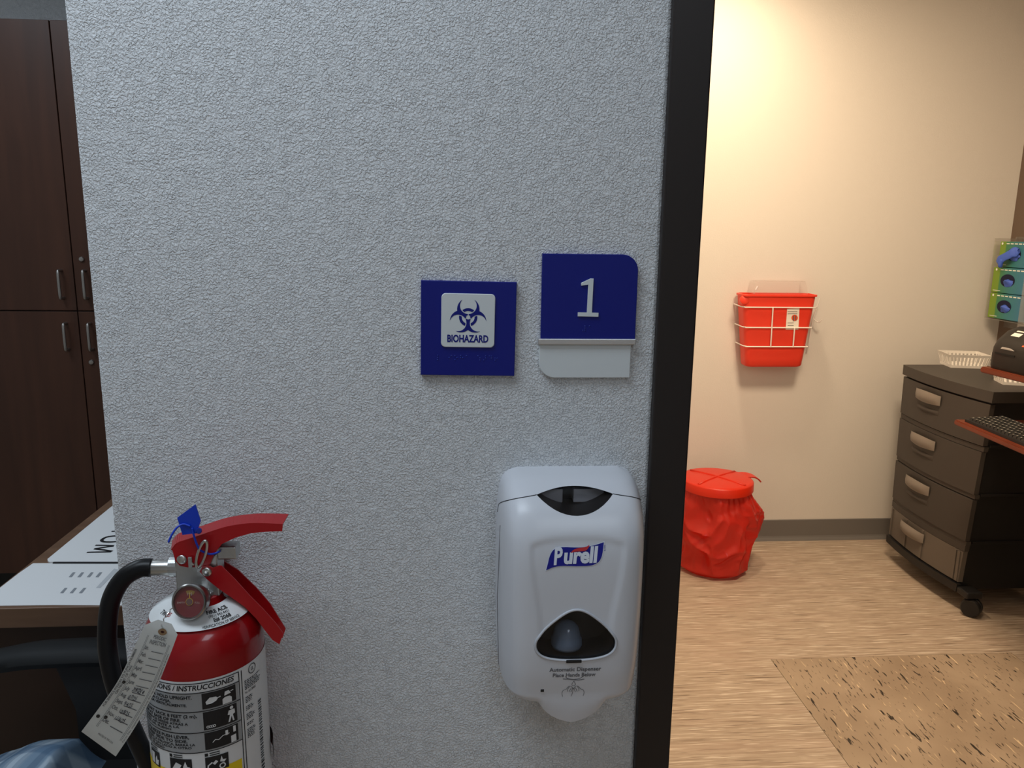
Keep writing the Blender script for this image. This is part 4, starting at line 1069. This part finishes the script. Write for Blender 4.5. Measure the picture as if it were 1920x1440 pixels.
# ------------------------------------------------------------------ things on the cart
m_bask = mat('white_basket_plastic', (.82, .80, .76), .4)
def basket(name, label, c, L, W, Hh, rz, m=None, nslat=10):
    """slotted basket: flared walls of upright slats between floor tray and rim"""
    ca, sa = math.cos(rz), math.sin(rz)
    t = thing(name, c, label, 'basket', 'white slotted baskets on the drawer cart')
    def W_(u, v, z): return Vector((c[0]+u*ca-v*sa, c[1]+u*sa+v*ca, c[2]+z))
    fl_ = .88
    def quad(h, k): return [W_(sx*L/2*k, sy*W/2*k, h) for sx, sy in ((-1,-1),(1,-1),(1,1),(-1,1))]
    g = Geo(); q0, q1 = quad(0, fl_), quad(.012, fl_+.012)
    g.add(q0+q1, [(3,2,1,0)]+[(i, (i+1) % 4, 4+(i+1) % 4, 4+i) for i in range(4)]); q2 = quad(.003, fl_-.004); g.add(q2, [(0,1,2,3)])
    g.obj('tray', m_bask, t)
    g = Geo(); a, b, cc, d = quad(Hh-.012, .985), quad(Hh, 1.03), quad(Hh, .97), quad(Hh-.012, .965)
    g.add(a+b+cc+d, [(k*4+i, k*4+(i+1) % 4, (k+1)*4+(i+1) % 4, (k+1)*4+i) for k in range(3) for i in range(4)]+[(12+i, 12+(i+1) % 4, (i+1) % 4, i) for i in range(4)])
    g.obj('rim', m_bask, t)
    for side in range(4):
        n = nslat if side % 2 == 0 else max(4, int(nslat*W/L))
        p0, p1, r0_, r1_ = q1[side], q1[(side+1) % 4], a[side], a[(side+1) % 4]
        for i in range(n+1):
            f0, f1 = max(0, (i-.22)/n), min(1, (i+.22)/n)
            v = [p0.lerp(p1, f0), p0.lerp(p1, f1), r0_.lerp(r1_, f1), r0_.lerp(r1_, f0)]
            nn = (v[1]-v[0]).cross(v[3]-v[0]).normalized()*.0018
            Geo().add(v+[p-nn for p in v], [(0,1,2,3),(7,6,5,4),(0,4,5,1),(1,5,6,2),(2,6,7,3),(3,7,4,0)]).obj('slat', m_bask, t)
    return t
p = onZ(1796, 687, ZT)
basket('plastic_basket', 'empty white slotted basket standing open at the wall end of the grey cart top', (p.x+.030, min(p.y+.01, BY-.14), ZT), .175, .14, .062, math.radians(-12))
p = onZ(1900, 722, ZT)
basket('plastic_basket', 'white slotted basket with a red label, under the wooden printer shelf', (p.x+.06, p.y+.03, ZT), .20, .12, .055, math.radians(-18))
# crumpled clear bag between them
p = onZ(1838, 678, ZT)
g = Geo(); bm = bmesh.new(); bmesh.ops.create_icosphere(bm, subdivisions=4, radius=1)
bc = Vector((p.x+.07, p.y-.06, ZT+.030))
for v in bm.verts:
    q = v.co.copy(); k_ = 1+.28*noise.noise(q*2.2)+.12*abs(noise.noise(q*6))
    v.co = Vector((q.x*.055*k_, q.y*.055*k_, max(-.030, q.z*.034*k_)))
bm.verts.index_update(); g.add([bc+v.co for v in bm.verts], [[v.index for v in f.verts] for f in bm.faces]); bm.free()
pk_ = tag(g.obj('plastic_pouch', glass('crumpled_clear_plastic', (.95, .94, .92), .7, .15, .55, (.72, .70, .66)), base=(bc.x, bc.y, ZT), sharp=15), 'crumpled clear plastic pouch between the baskets on the cart', 'pouch')

# ------------------------------------------------------------------ workstation: printer shelf and keyboard tray
m_cherry = wood('cherry_laminate', srgb(92, 38, 20), srgb(120, 54, 30), (30, 4, 4), .32)
SZ, KZ = 1.065, .862
ws = thing('computer_workstation', (2.35, 2.35, 0), 'reddish wood workstation with printer shelf and keyboard tray in front of the drawer cart', 'workstation')
def board(name, z, th, px0, px1, depth, back):
    a, b = onZ(*px0, z), onZ(*px1, z); d = (b-a).normalized(); n = Vector((-d.y, d.x, 0)); n = n if n.x > 0 else -n
    e = a+d*depth
    g = Geo().prism([Vector((q.x, q.y, z)) for q in (a, e, e+n*back, a+n*back)], (0, 0, -th))
    bm = bmesh.new(); vs = [bm.verts.new(v) for v in g.v]; [bm.faces.new([vs[i] for i in f]) for f in g.f]
    bmesh.ops.bevel(bm, geom=bm.edges[:], offset=.004, segments=2, affect='EDGES'); bm.verts.index_update()
    g = Geo().add([v.co.copy() for v in bm.verts], [[v.index for v in f.verts] for f in bm.faces]); bm.free()
    return g.obj(name, m_cherry, ws), a, d, n
sh, sa_, sd, sn_ = board('printer_shelf', SZ, .022, (1838, 687), (1920, 707), .62, .42)
kt, ka, kd, kn = board('keyboard_tray', KZ, .020, (1789, 786), (1920, 842), .66, .34)
pc2 = ka+kd*.36+kn*.50
Geo().box((pc2.x-.04, pc2.y-.04, .08), (pc2.x+.04, pc2.y+.04, SZ-.022), .004).obj('column', m_black, ws)
q = ka+kd*.36+kn*.36
Geo().obox(Vector((q.x, q.y, KZ-.045)), kn*.17, kd*.05, (0, 0, .025)).obj('tray_arm', m_black, ws)
q = sa_+sd*.30+sn_*.36
Geo().obox(Vector((q.x, q.y, SZ-.036)), sn_*.16, sd*.05, (0, 0, .014)).obj('shelf_bracket', m_black, ws)
for s_ in (1, -1):
    Geo().obox(Vector((pc2.x, pc2.y+s_*.0, .08)), (kn*.28 if s_ > 0 else kd*.30), (kd*.03 if s_ > 0 else kn*.03), (0, 0, .02), .005).obj('base_leg', m_black, ws)
for v in (kn*.26, -kn*.26, kd*.28, -kd*.28):
    Geo().lathe([(.012, -.018), (.028, -.016), (.030, -.010), (.030, .010), (.028, .016), (.012, .018)], Vector((pc2.x, pc2.y, .030))+v, axis=(1, .2, 0), n=20).obj('caster', m_black, ws, smooth=True, sharp=40)
    Geo().tube([Vector((pc2.x, pc2.y, .07))+v, Vector((pc2.x, pc2.y, .03))+v], .008, 8).obj('caster_stem', m_black, ws)
# keyboard
kb0 = ka+kd*.035+kn*.020
kbd = thing('keyboard', (kb0.x, kb0.y, KZ), 'black computer keyboard lying on the reddish wood tray', 'keyboard')
KL, KW = .44, .145
def kp(u, v, z): return Vector((kb0.x, kb0.y, KZ))+kd*u+kn*v+Vector((0, 0, z))
g = Geo(); g.add([kp(0,0,0), kp(KL,0,0), kp(KL,KW,0), kp(0,KW,0), kp(0,0,.010), kp(KL,0,.010), kp(KL,KW,.020), kp(0,KW,.020)], [(3,2,1,0),(4,5,6,7),(0,1,5,4),(1,2,6,5),(2,3,7,6),(3,0,4,7)])
g.obj('case', m_black, kbd)
g = Geo(); lg_ = Geo()
for j in range(6):
    for i in range(20):
        u0_ = .010+i*.0211; v0_ = .010+j*.0215; z = .010+.010*v0_/KW
        A = [kp(u0_, v0_, z), kp(u0_+.018, v0_, z), kp(u0_+.018, v0_+.018, z+.0013), kp(u0_, v0_+.018, z+.0013)]
        B = [q+(kp(u0_+.009, v0_+.009, z)-q)*.14+Vector((0, 0, .0075)) for q in A]
        g.add(A+B, [(4,5,6,7),(0,1,5,4),(1,2,6,5),(2,3,7,6),(3,0,4,7)])
        c = (B[0]+B[1]+B[2]+B[3])/4+Vector((0, 0, .0004))
        lg_.add([c+kd*a*.0030+kn*b*.0024 for a, b in ((-1,-1),(1,-1),(1,1),(-1,1))], [(0,1,2,3)])
tag(g.obj('keys', mat('black_keycap', (.02, .019, .018), .4), kbd), kind='stuff')
tag(lg_.obj('key_legends', mat('key_legend', (.5, .47, .42), .5), kbd), kind='stuff')
# label printer
pr0 = sa_+sd*.02+sn_*.012
prn = thing('label_printer', (pr0.x, pr0.y, SZ), 'black desktop label printer with orange light on the wooden shelf', 'printer')
m_prn = mat('printer_black', (.014, .012, .011), .42, spec=.35)
def pp(u, v, z): return Vector((pr0.x, pr0.y, SZ))+sd*u+sn_*v+Vector((0, 0, z))
PL, PW = .20, .24
sec = [(0, .012), (.004, .0), (PW, .0), (PW+.004, .02), (PW, .10), (PW-.05, .150), (.11, .155), (.06, .140), (.018, .105), (.004, .080), (0, .05)]
g = Geo(); rows_ = []
for u, k_ in ((0, .90), (.012, .97), (.03, 1), (PL-.03, 1), (PL-.012, .97), (PL, .90)):
    rows_.append([pp(u, (v-PW/2)*k_+PW/2, z*(.93+.07*k_)) for v, z in sec])
n_ = len(sec); g.v = [p for r in rows_ for p in r]
g.f = [(j*n_+i, j*n_+(i+1) % n_, (j+1)*n_+(i+1) % n_, (j+1)*n_+i) for j in range(5) for i in range(n_)]+[list(range(n_)), [5*n_+i for i in range(n_)][::-1]]
g.obj('body', m_prn, prn, smooth=True, sharp=35)
def face(u0_, u1_, t0, t1, off):                        # strip on the sloping front between profile points 6..9
    P_ = [(.004, .080), (.018, .105), (.06, .140), (.11, .155)]
    def at(t): i = min(2, int(t)); f_ = t-i; return (P_[i][0]+(P_[i+1][0]-P_[i][0])*f_-off*.7, P_[i][1]+(P_[i+1][1]-P_[i][1])*f_+off*.7)
    return [pp(u, *at(t)) for u, t in ((u0_, t0), (u1_, t0), (u1_, t1), (u0_, t1))]
Geo().prism(face(.045, .085, 1.55, 2.15, .001), (0, 0, .001)).obj('badge', mat('printer_badge', (.75, .73, .68), .5), prn)
Geo().prism(face(.135, .160, .7, 1.5, .001), (0, 0, .001)).obj('status_light', mat('orange_button', srgb(240, 96, 50), .4), prn)
Geo().prism([pp(.03, -.0006, .058), pp(.125, -.0006, .058), pp(.125, -.0006, .064), pp(.03, -.0006, .064)], sn_*-.0012).obj('paper_slot', mat('slot_black', (.003, .003, .003), .8), prn)
Geo().prism([pp(.055, -.001, .0795), pp(.12, -.001, .0795), pp(.105, -.004, .086), pp(.065, -.004, .086)], (0, 0, .001)).obj('label_paper', m_paper, prn)

# ------------------------------------------------------------------ glove boxes in a clear holder on the right wall
GXF = 2.585
m_hold = glass('clear_acrylic', (.96, .95, .94), .5, .06, .06, (.9, .88, .84))
pA, pB = onX(1872, 440, GXF-.012), onX(1852, 603, GXF-.012)
yb_, yn = 3.56, 3.24
zt_, zb_ = onX(1885, 452, GXF).z, onX(1885, 600, GXF).z
gh = thing('glove_box_holder', (RX, 3.4, zb_), 'clear acrylic holder with three stacked glove boxes on the brown wall', 'holder')
Geo().box((GXF-.010, yn-.004, zb_-.006), (RX, yb_+.008, zb_-.002)).obj('shelf', m_hold, gh)
Geo().box((RX-.006, yn-.004, zb_-.05), (RX, yb_+.008, zt_+.02)).obj('back_panel', m_hold, gh)
Geo().box((GXF-.010, yb_+.004, zb_-.002), (RX-.006, yb_+.008, zt_+.012)).obj('side_panel', m_hold, gh)
Geo().box((GXF-.010, yn-.004, zb_-.05), (GXF-.007, yn+.10, zt_+.010)).obj('front_lip', m_hold, gh)
m_g = bpy.data.materials.new('glove_carton_print'); m_g.use_nodes = True
nt = m_g.node_tree; pb = nt.nodes['Principled BSDF']; pb.inputs['Roughness'].default_value = .4
tc = nt.nodes.new('ShaderNodeTexCoord'); sx_ = nt.nodes.new('ShaderNodeSeparateXYZ'); nt.links.new(tc.outputs['Object'], sx_.inputs[0])
mr = nt.nodes.new('ShaderNodeMapRange'); mr.inputs[1].default_value = .0; mr.inputs[2].default_value = -.26; nt.links.new(sx_.outputs['Y'], mr.inputs[0])
rp = nt.nodes.new('ShaderNodeValToRGB'); els = rp.color_ramp.elements
els[0].position = 0; els[0].color = srgb(122, 152, 44); els[1].position = 1; els[1].color = srgb(60, 116, 160)
for pos, c in ((.17, srgb(116, 150, 50)), (.19, srgb(66, 128, 80)), (.45, srgb(56, 124, 128))): e = els.new(pos); e.color = c
nt.links.new(mr.outputs[0], rp.inputs[0]); nt.links.new(rp.outputs[0], pb.inputs['Base Color'])
m_nit = mat('blue_nitrile', srgb(72, 104, 205), .5)
m_hole = mat('glove_box_dark_inside', srgb(16, 20, 52), .8)
hb = (zt_-zb_)/3
for i, (lab_, dx) in enumerate((('bottom glove box of the clear holder, green and blue with a glove tip showing', 0), ('middle glove box of the clear holder, green and blue with a crumpled glove inside', -.0), ('top glove box of the clear holder with a blue glove hanging out', .012))):
    zb0 = zb_+hb*i
    gb = thing('glove_box', (GXF, yb_, zb0), lab_, 'glove box', 'glove boxes in the clear holder')
    Geo().box((GXF+dx, yn+.006, zb0+.001), (RX-.007, yb_-dx*.6, zb0+hb-.002), .0015, 1).obj('carton', m_g, gb)
    yc_, zc_ = yb_-.105, zb0+hb*.50
    gmap = lambda off: (lambda u, v: Vector((GXF+dx-off, yc_-u, zc_+v)))
    hole = Flat().disc(0, 0, .048, 28, .030).obj('opening', m_hole, gmap(.0008), gb)
    # tuft of nitrile
    def tuft(u, v, i=i):
        a = 2*PI*u; rr = (.030 if i < 2 else .034)*(1-v)*(1+.35*noise.noise(Vector((math.cos(a)*1.6, math.sin(a)*1.6, i*3+v*2))))
        return Vector((GXF+dx-.001-.020*v*(1 if i < 2 else 1.4), yc_-.006+rr*math.cos(a)*1.1, zc_-.010+rr*math.sin(a)*.55+.012*v))
    Geo().grid(tuft, 26, 8).obj('glove', m_nit, gb, smooth=True)
    if i == 2:                                          # a glove pulled half out: cuff in the hole, fingers drooping
        cl_ = smooth_path([Vector((GXF+dx-.006, yc_-.040, zc_+.018)), Vector((GXF+dx-.022, yc_-.010, zc_+.004)), Vector((GXF+dx-.030, yc_+.025, zc_-.016)), Vector((GXF+dx-.030, yc_+.052, zc_-.030)), Vector((GXF+dx-.026, yc_+.068, zc_-.034))], 5)
        wid = [.010, .017, .022, .023, .022, .021, .020, .019, .018, .018, .018, .018, .019, .020, .021, .021, .020, .017, .013, .009, .004]
        def drape(u, v):
            k_ = min(20, int(round(u*20))); c_ = cl_[k_]; t_ = 2*PI*v
            return c_+Vector((.006*math.cos(t_)*(1+.5*noise.noise(c_*60)), wid[k_]*.35*math.sin(t_), wid[k_]*math.sin(t_)*(1+.25*noise.noise(c_*45+Vector((0, 0, v*3))))))
        Geo().grid(drape, 20, 14).obj('glove', m_nit, gb, smooth=True)
        fg = smooth_path([Vector((GXF+dx-.030, yc_+.030, zc_-.024)), Vector((GXF+dx-.032, yc_+.036, zc_-.046)), Vector((GXF+dx-.028, yc_+.038, zc_-.062))], 4)
        Geo().tube(fg, [.010, .011, .010, .010, .010, .010, .009, .008, .004], 10).obj('glove', m_nit, gb, smooth=True)
    wt = Flat()
    for x in range(6): wt.rect(-.055+x*.027, hb*.38, -.055+x*.027+.020, hb*.42)
    Flat().rect(-.090, -hb*.42, -.04, -hb*.40).obj('carton_lettering', mat('carton_pale_print', (.85, .88, .80), .5), gmap(.0012), gb)
    Flat().disc(-.083, hb*.40, .006, 12).obj('carton_emblem', mat('carton_pale_print', (.85, .88, .80), .5), gmap(.0012), gb)
    tag(wt.obj('carton_lettering', mat('carton_pale_print', (.85, .88, .80), .5), gmap(.0012), gb), kind='stuff')
# ------------------------------------------------------------------ tall cabinet in the office behind
m_cab = wood('espresso_laminate', srgb(66, 42, 32), srgb(82, 52, 39), (14, 14, 1.2), .42, .35)
CYF = 3.15; ctop = 2.280; cbot = .125; xs_ = -1.488; zs2 = 1.209
m_nick = mat('satin_nickel_pull', (.45, .43, .41), .35, metal=1)
cab = thing('storage_cabinet', (xs_, CYF, 0), 'tall dark brown storage cabinet with paired bar pulls, behind the desk', 'cabinet')
Geo().box((xs_-.64, CYF+.020, .10), (xs_+.64, 3.75, ctop)).obj('body', m_cab, cab)
Geo().box((xs_-.62, CYF+.07, 0), (xs_+.62, 3.74, .10)).obj('toe_kick', m_black, cab)
for sx in (-1, 1):
    for (za, zb2, hp_) in ((zs2+.0025, ctop, (508, 560)), (cbot-.02, zs2-.0025, (608, 657))):
        x0, x1 = (xs_-.64, xs_-.002) if sx < 0 else (xs_+.002, xs_+.64)
        dr_ = Geo().box((x0, CYF, za), (x1, CYF+.019, zb2), .0012, 1).obj('door', m_cab, cab)
        zc1, zc2 = onY(120, hp_[0], CYF-.03).z, onY(120, hp_[1], CYF-.03).z
        hx_ = xs_+sx*.046
        Geo().tube(smooth_path([(hx_, CYF+.001, zc1), (hx_, CYF-.020, zc1), (hx_, CYF-.028, zc1-.010), (hx_, CYF-.028, zc2+.010), (hx_, CYF-.020, zc2), (hx_, CYF+.001, zc2)], 4), .0058, 10).obj('bar_pull', m_nick, dr_, smooth=True)
        if sx > 0:
            lz = onY(145, 486, CYF).z if za > 1 else onY(163, 679, CYF).z
            Geo().lathe([(.0105, 0), (.0105, .004), (.008, .0075), (.003, .0085)], (xs_+.036, CYF, lz), axis=(0, -1, 0), n=20).obj('lock', m_nick, dr_, smooth=True, sharp=40)

# ------------------------------------------------------------------ desk with papers
DZ = .74
m_desk = wood('worn_walnut_laminate', srgb(104, 76, 58), srgb(124, 94, 72), (3, 30, 30), .45)
m_desk_d = wood('dark_walnut_panel', srgb(44, 28, 20), srgb(58, 38, 27), (3, 3, 1), .5)
dx0, dy0, dx1, dy1 = -1.030, 1.590, -.075, 2.62
desk = thing('desk', (-.55, 2.1, 0), 'brown wooden desk covered with papers beyond the end of the textured wall', 'desk')
Geo().box((dx0, dy0, DZ-.046), (dx1, dy1, DZ), .002).obj('desktop', m_desk, desk)
Geo().box((dx0+.03, dy0+.07, 0), (dx0+.06, dy1-.04, DZ-.046)).obj('side_panel', m_desk_d, desk)
Geo().box((dx1-.06, dy0+.05, 0), (dx1-.03, dy1-.04, DZ-.046)).obj('side_panel', m_desk_d, desk)
Geo().box((dx0-.16, dy0+.05, .10), (dx1-.06, dy0+.07, DZ-.046)).obj('modesty_panel', m_desk_d, desk)
def sheet(name, label, px, z, th, m, r=.0, kind='paper'):
    P_ = [onZ(x, y, z) for x, y in px]
    return tag(Geo().prism(P_, (0, 0, -th)).obj(name, m, base=(P_[0].x, P_[0].y, z-th)), label, kind)
z1_ = DZ+.0012
A = sheet('paper_sheet', 'white sheet with grey hatch marks at the front edge of the desk', [(-44, 1136), (100, 1134), (260, 1135), (260, 1055), (62, 1056), (36, 1074)], z1_, .0010, m_paper)
flat = lambda z: (lambda u, v: onZ(u, v, z))
def onpaper(F_, name, m, z, par): return F_.obj(name, m, flat(z), par)
m_pencil = mat('pencil_grey', (.28, .30, .33), .8)
for i, (x, y) in enumerate(((128.5, 1082), (144.8, 1082), (162.5, 1082), (178.7, 1082))):
    onpaper(Flat().poly([(x, y), (x+6, y), (x+13, y-9), (x+8, y-9)]), 'hatch_mark', m_pencil, z1_+.0005, A)
for i, (x, y) in enumerate(((112.5, 1112), (130.5, 1112), (147.8, 1112))):
    onpaper(Flat().poly([(x, y), (x+6, y), (x+14, y-10), (x+9, y-10)]), 'hatch_mark', m_pencil, z1_+.0005, A)
onpaper(Flat().poly([(180, 1102), (188, 1102), (222, 1068), (214, 1066)]), 'pencil_stroke', mat('pencil_faint', (.55, .57, .60), .8), z1_+.0005, A)
z2_ = DZ+.0040
m_black_edge = m_print_black
B = thing('poster_board', onZ(150, 1040, DZ), 'white board with thick black hand lettering and a black edge, lying on the desk', 'board')
px_ = [(92, 1053.0), (300, 1053.0), (300, 880), (204, 951)]
rim = [(90, 1050), (88.5, 1047), (93, 1043)]
P_ = [onZ(x, y, z2_) for x, y in [(93, 1053), (300, 1053), (300, 884), (206, 952), (89, 1048), (89.5, 1051.5)]]
Geo().prism(P_, (0, 0, -.0036)).obj('board', m_paper, B)
ea, eb = P_[0]+Vector((.01, -.0004, -.0002)), P_[1]+Vector((0, -.0004, -.0002))
Geo().prism([ea, eb, eb+Vector((0, -.006, 0)), ea+Vector((0, -.006, 0))], (0, 0, -.0022)).obj('black_edge', m_print_black, B)
wr = Flat()
def zo(p): return (60+p[0]/6.855, 930+p[1]/6.857)
def st_(pts, wd):
    Q = [onZ(*zo(p), z2_+.0006) for p in pts]; return [(q.x, q.y) for q in Q]
lm = lambda u, v: Vector((u, v, z2_+.0006))
Flat().ribbon(st_([(705,725),(760,722),(1020,716)], 0), .0075).obj('lettering', m_print_black, lm, B)
Flat().ribbon(st_([(1030,710),(920,692),(800,678)], 0), .0075).obj('lettering', m_print_black, lm, B)
Flat().ribbon(st_([(800,678),(920,660),(1050,642)], 0), .0075).obj('lettering', m_print_black, lm, B)
Flat().ribbon(st_([(1050,640),(930,634),(815,632)], 0), .0075).obj('lettering', m_print_black, lm, B)
Flat().ribbon([(q.x, q.y) for q in smooth_path([Vector((*p, 0)) for p in st_([(1120,512),(1040,514),(950,530),(897,566),(930,588),(1050,588),(1140,570)], 0)], 6)], .0085).obj('lettering', m_print_black, lm, B)
Flat().ribbon(st_([(1022,455),(1060,452),(1120,448)], 0), .0075).obj('lettering', m_print_black, lm, B)

# ------------------------------------------------------------------ office chair pulled up to the desk
ch = thing('office_chair', (-.60, 1.36, 0), 'black office chair with armrest tucked at the front of the brown desk', 'chair')
AY = 1.475
arm = [onY(x, y, AY) for x, y in ((-60, 1250), (0, 1238), (60, 1228), (120, 1224), (190, 1222), (250, 1226), (330, 1238))]
ap = smooth_path(arm, 5)
g = Geo()
n_ = len(ap); secp = [(-.042, 0), (-.036, .012), (-.015, .018), (.015, .018), (.036, .012), (.042, 0), (.036, -.012), (-.036, -.012)]
for i, p in enumerate(ap):
    k_ = .75+.25*math.sin(PI*(i+1)/(n_+1)); g.v += [p+Vector((0, a*k_, b)) for a, b in secp]
g.f = [(i*8+j, i*8+(j+1) % 8, (i+1)*8+(j+1) % 8, (i+1)*8+j) for i in range(n_-1) for j in range(8)]+[list(range(8))[::-1], [(n_-1)*8+j for j in range(8)]]
g.obj('armrest', mat('charcoal_arm_pad', (.012, .013, .014), .6, spec=.25), ch, smooth=True, sharp=50)
sup = [onY(x, y, AY-.01) for x, y in ((104, 1250), (200, 1244), (250, 1290), (280, 1440), (285, 1520), (125, 1520), (150, 1395), (142, 1330))]
Geo().prism(sup, (0, .025, 0)).obj('arm_support', m_black_soft, ch)
SZc = .46
Geo().box((-1.00, 1.02, SZc-.08), (-.50, 1.50, SZc), .03, 3).obj('seat', m_black_soft, ch)
Geo().box((-.50, 1.10, SZc+.02), (-.455, 1.50, SZc+.48), .02, 3).obj('backrest', m_black_soft, ch)
Geo().box((-.52, 1.26, SZc-.08), (-.47, 1.34, SZc+.10), .008).obj('back_post', m_black, ch)
Geo().tube([(-.75, 1.26, .10), (-.75, 1.26, SZc-.07)], .025, 16).obj('gas_column', m_black, ch)
for i in range(5):
    a = 2*PI*i/5+.3; e = Vector((-.75+.26*math.cos(a), 1.26+.26*math.sin(a), .065))
    Geo().tube([(-.75, 1.26, .11), e], [.022, .014], 10).obj('base_arm', m_black, ch)
    Geo().lathe([(.010, -.022), (.024, -.020), (.028, -.010), (.028, .010), (.024, .020), (.010, .022)], e+Vector((0, 0, -.037)), axis=(math.sin(a), -math.cos(a), 0), n=16).obj('caster', m_black, ch, smooth=True)
# plaid garment on the seat
def cloth(u, v):
    x = -1.02+.30*u; y = 1.04+.42*v
    h = .030+.075*sstep(.05, .75, u)*math.sin(PI*min(1, v*.9+.08))**.5+.026*noise.noise(Vector((x*7, y*7, .3)))+.014*noise.noise(Vector((x*17, y*17, 1.3)))
    h *= min(1, 6*u, 10*(1-u), 6*v, 12*(1-v))
    return Vector((x, y, SZc+.001+max(0, h)))
g = Geo().grid(cloth, 48, 48)
tag(g.obj('plaid_shirt', plaid('blue_plaid_cotton'), base=(-.84, 1.25, SZc), smooth=True), 'rumpled blue and white plaid shirt lying on the black chair seat', 'shirt')
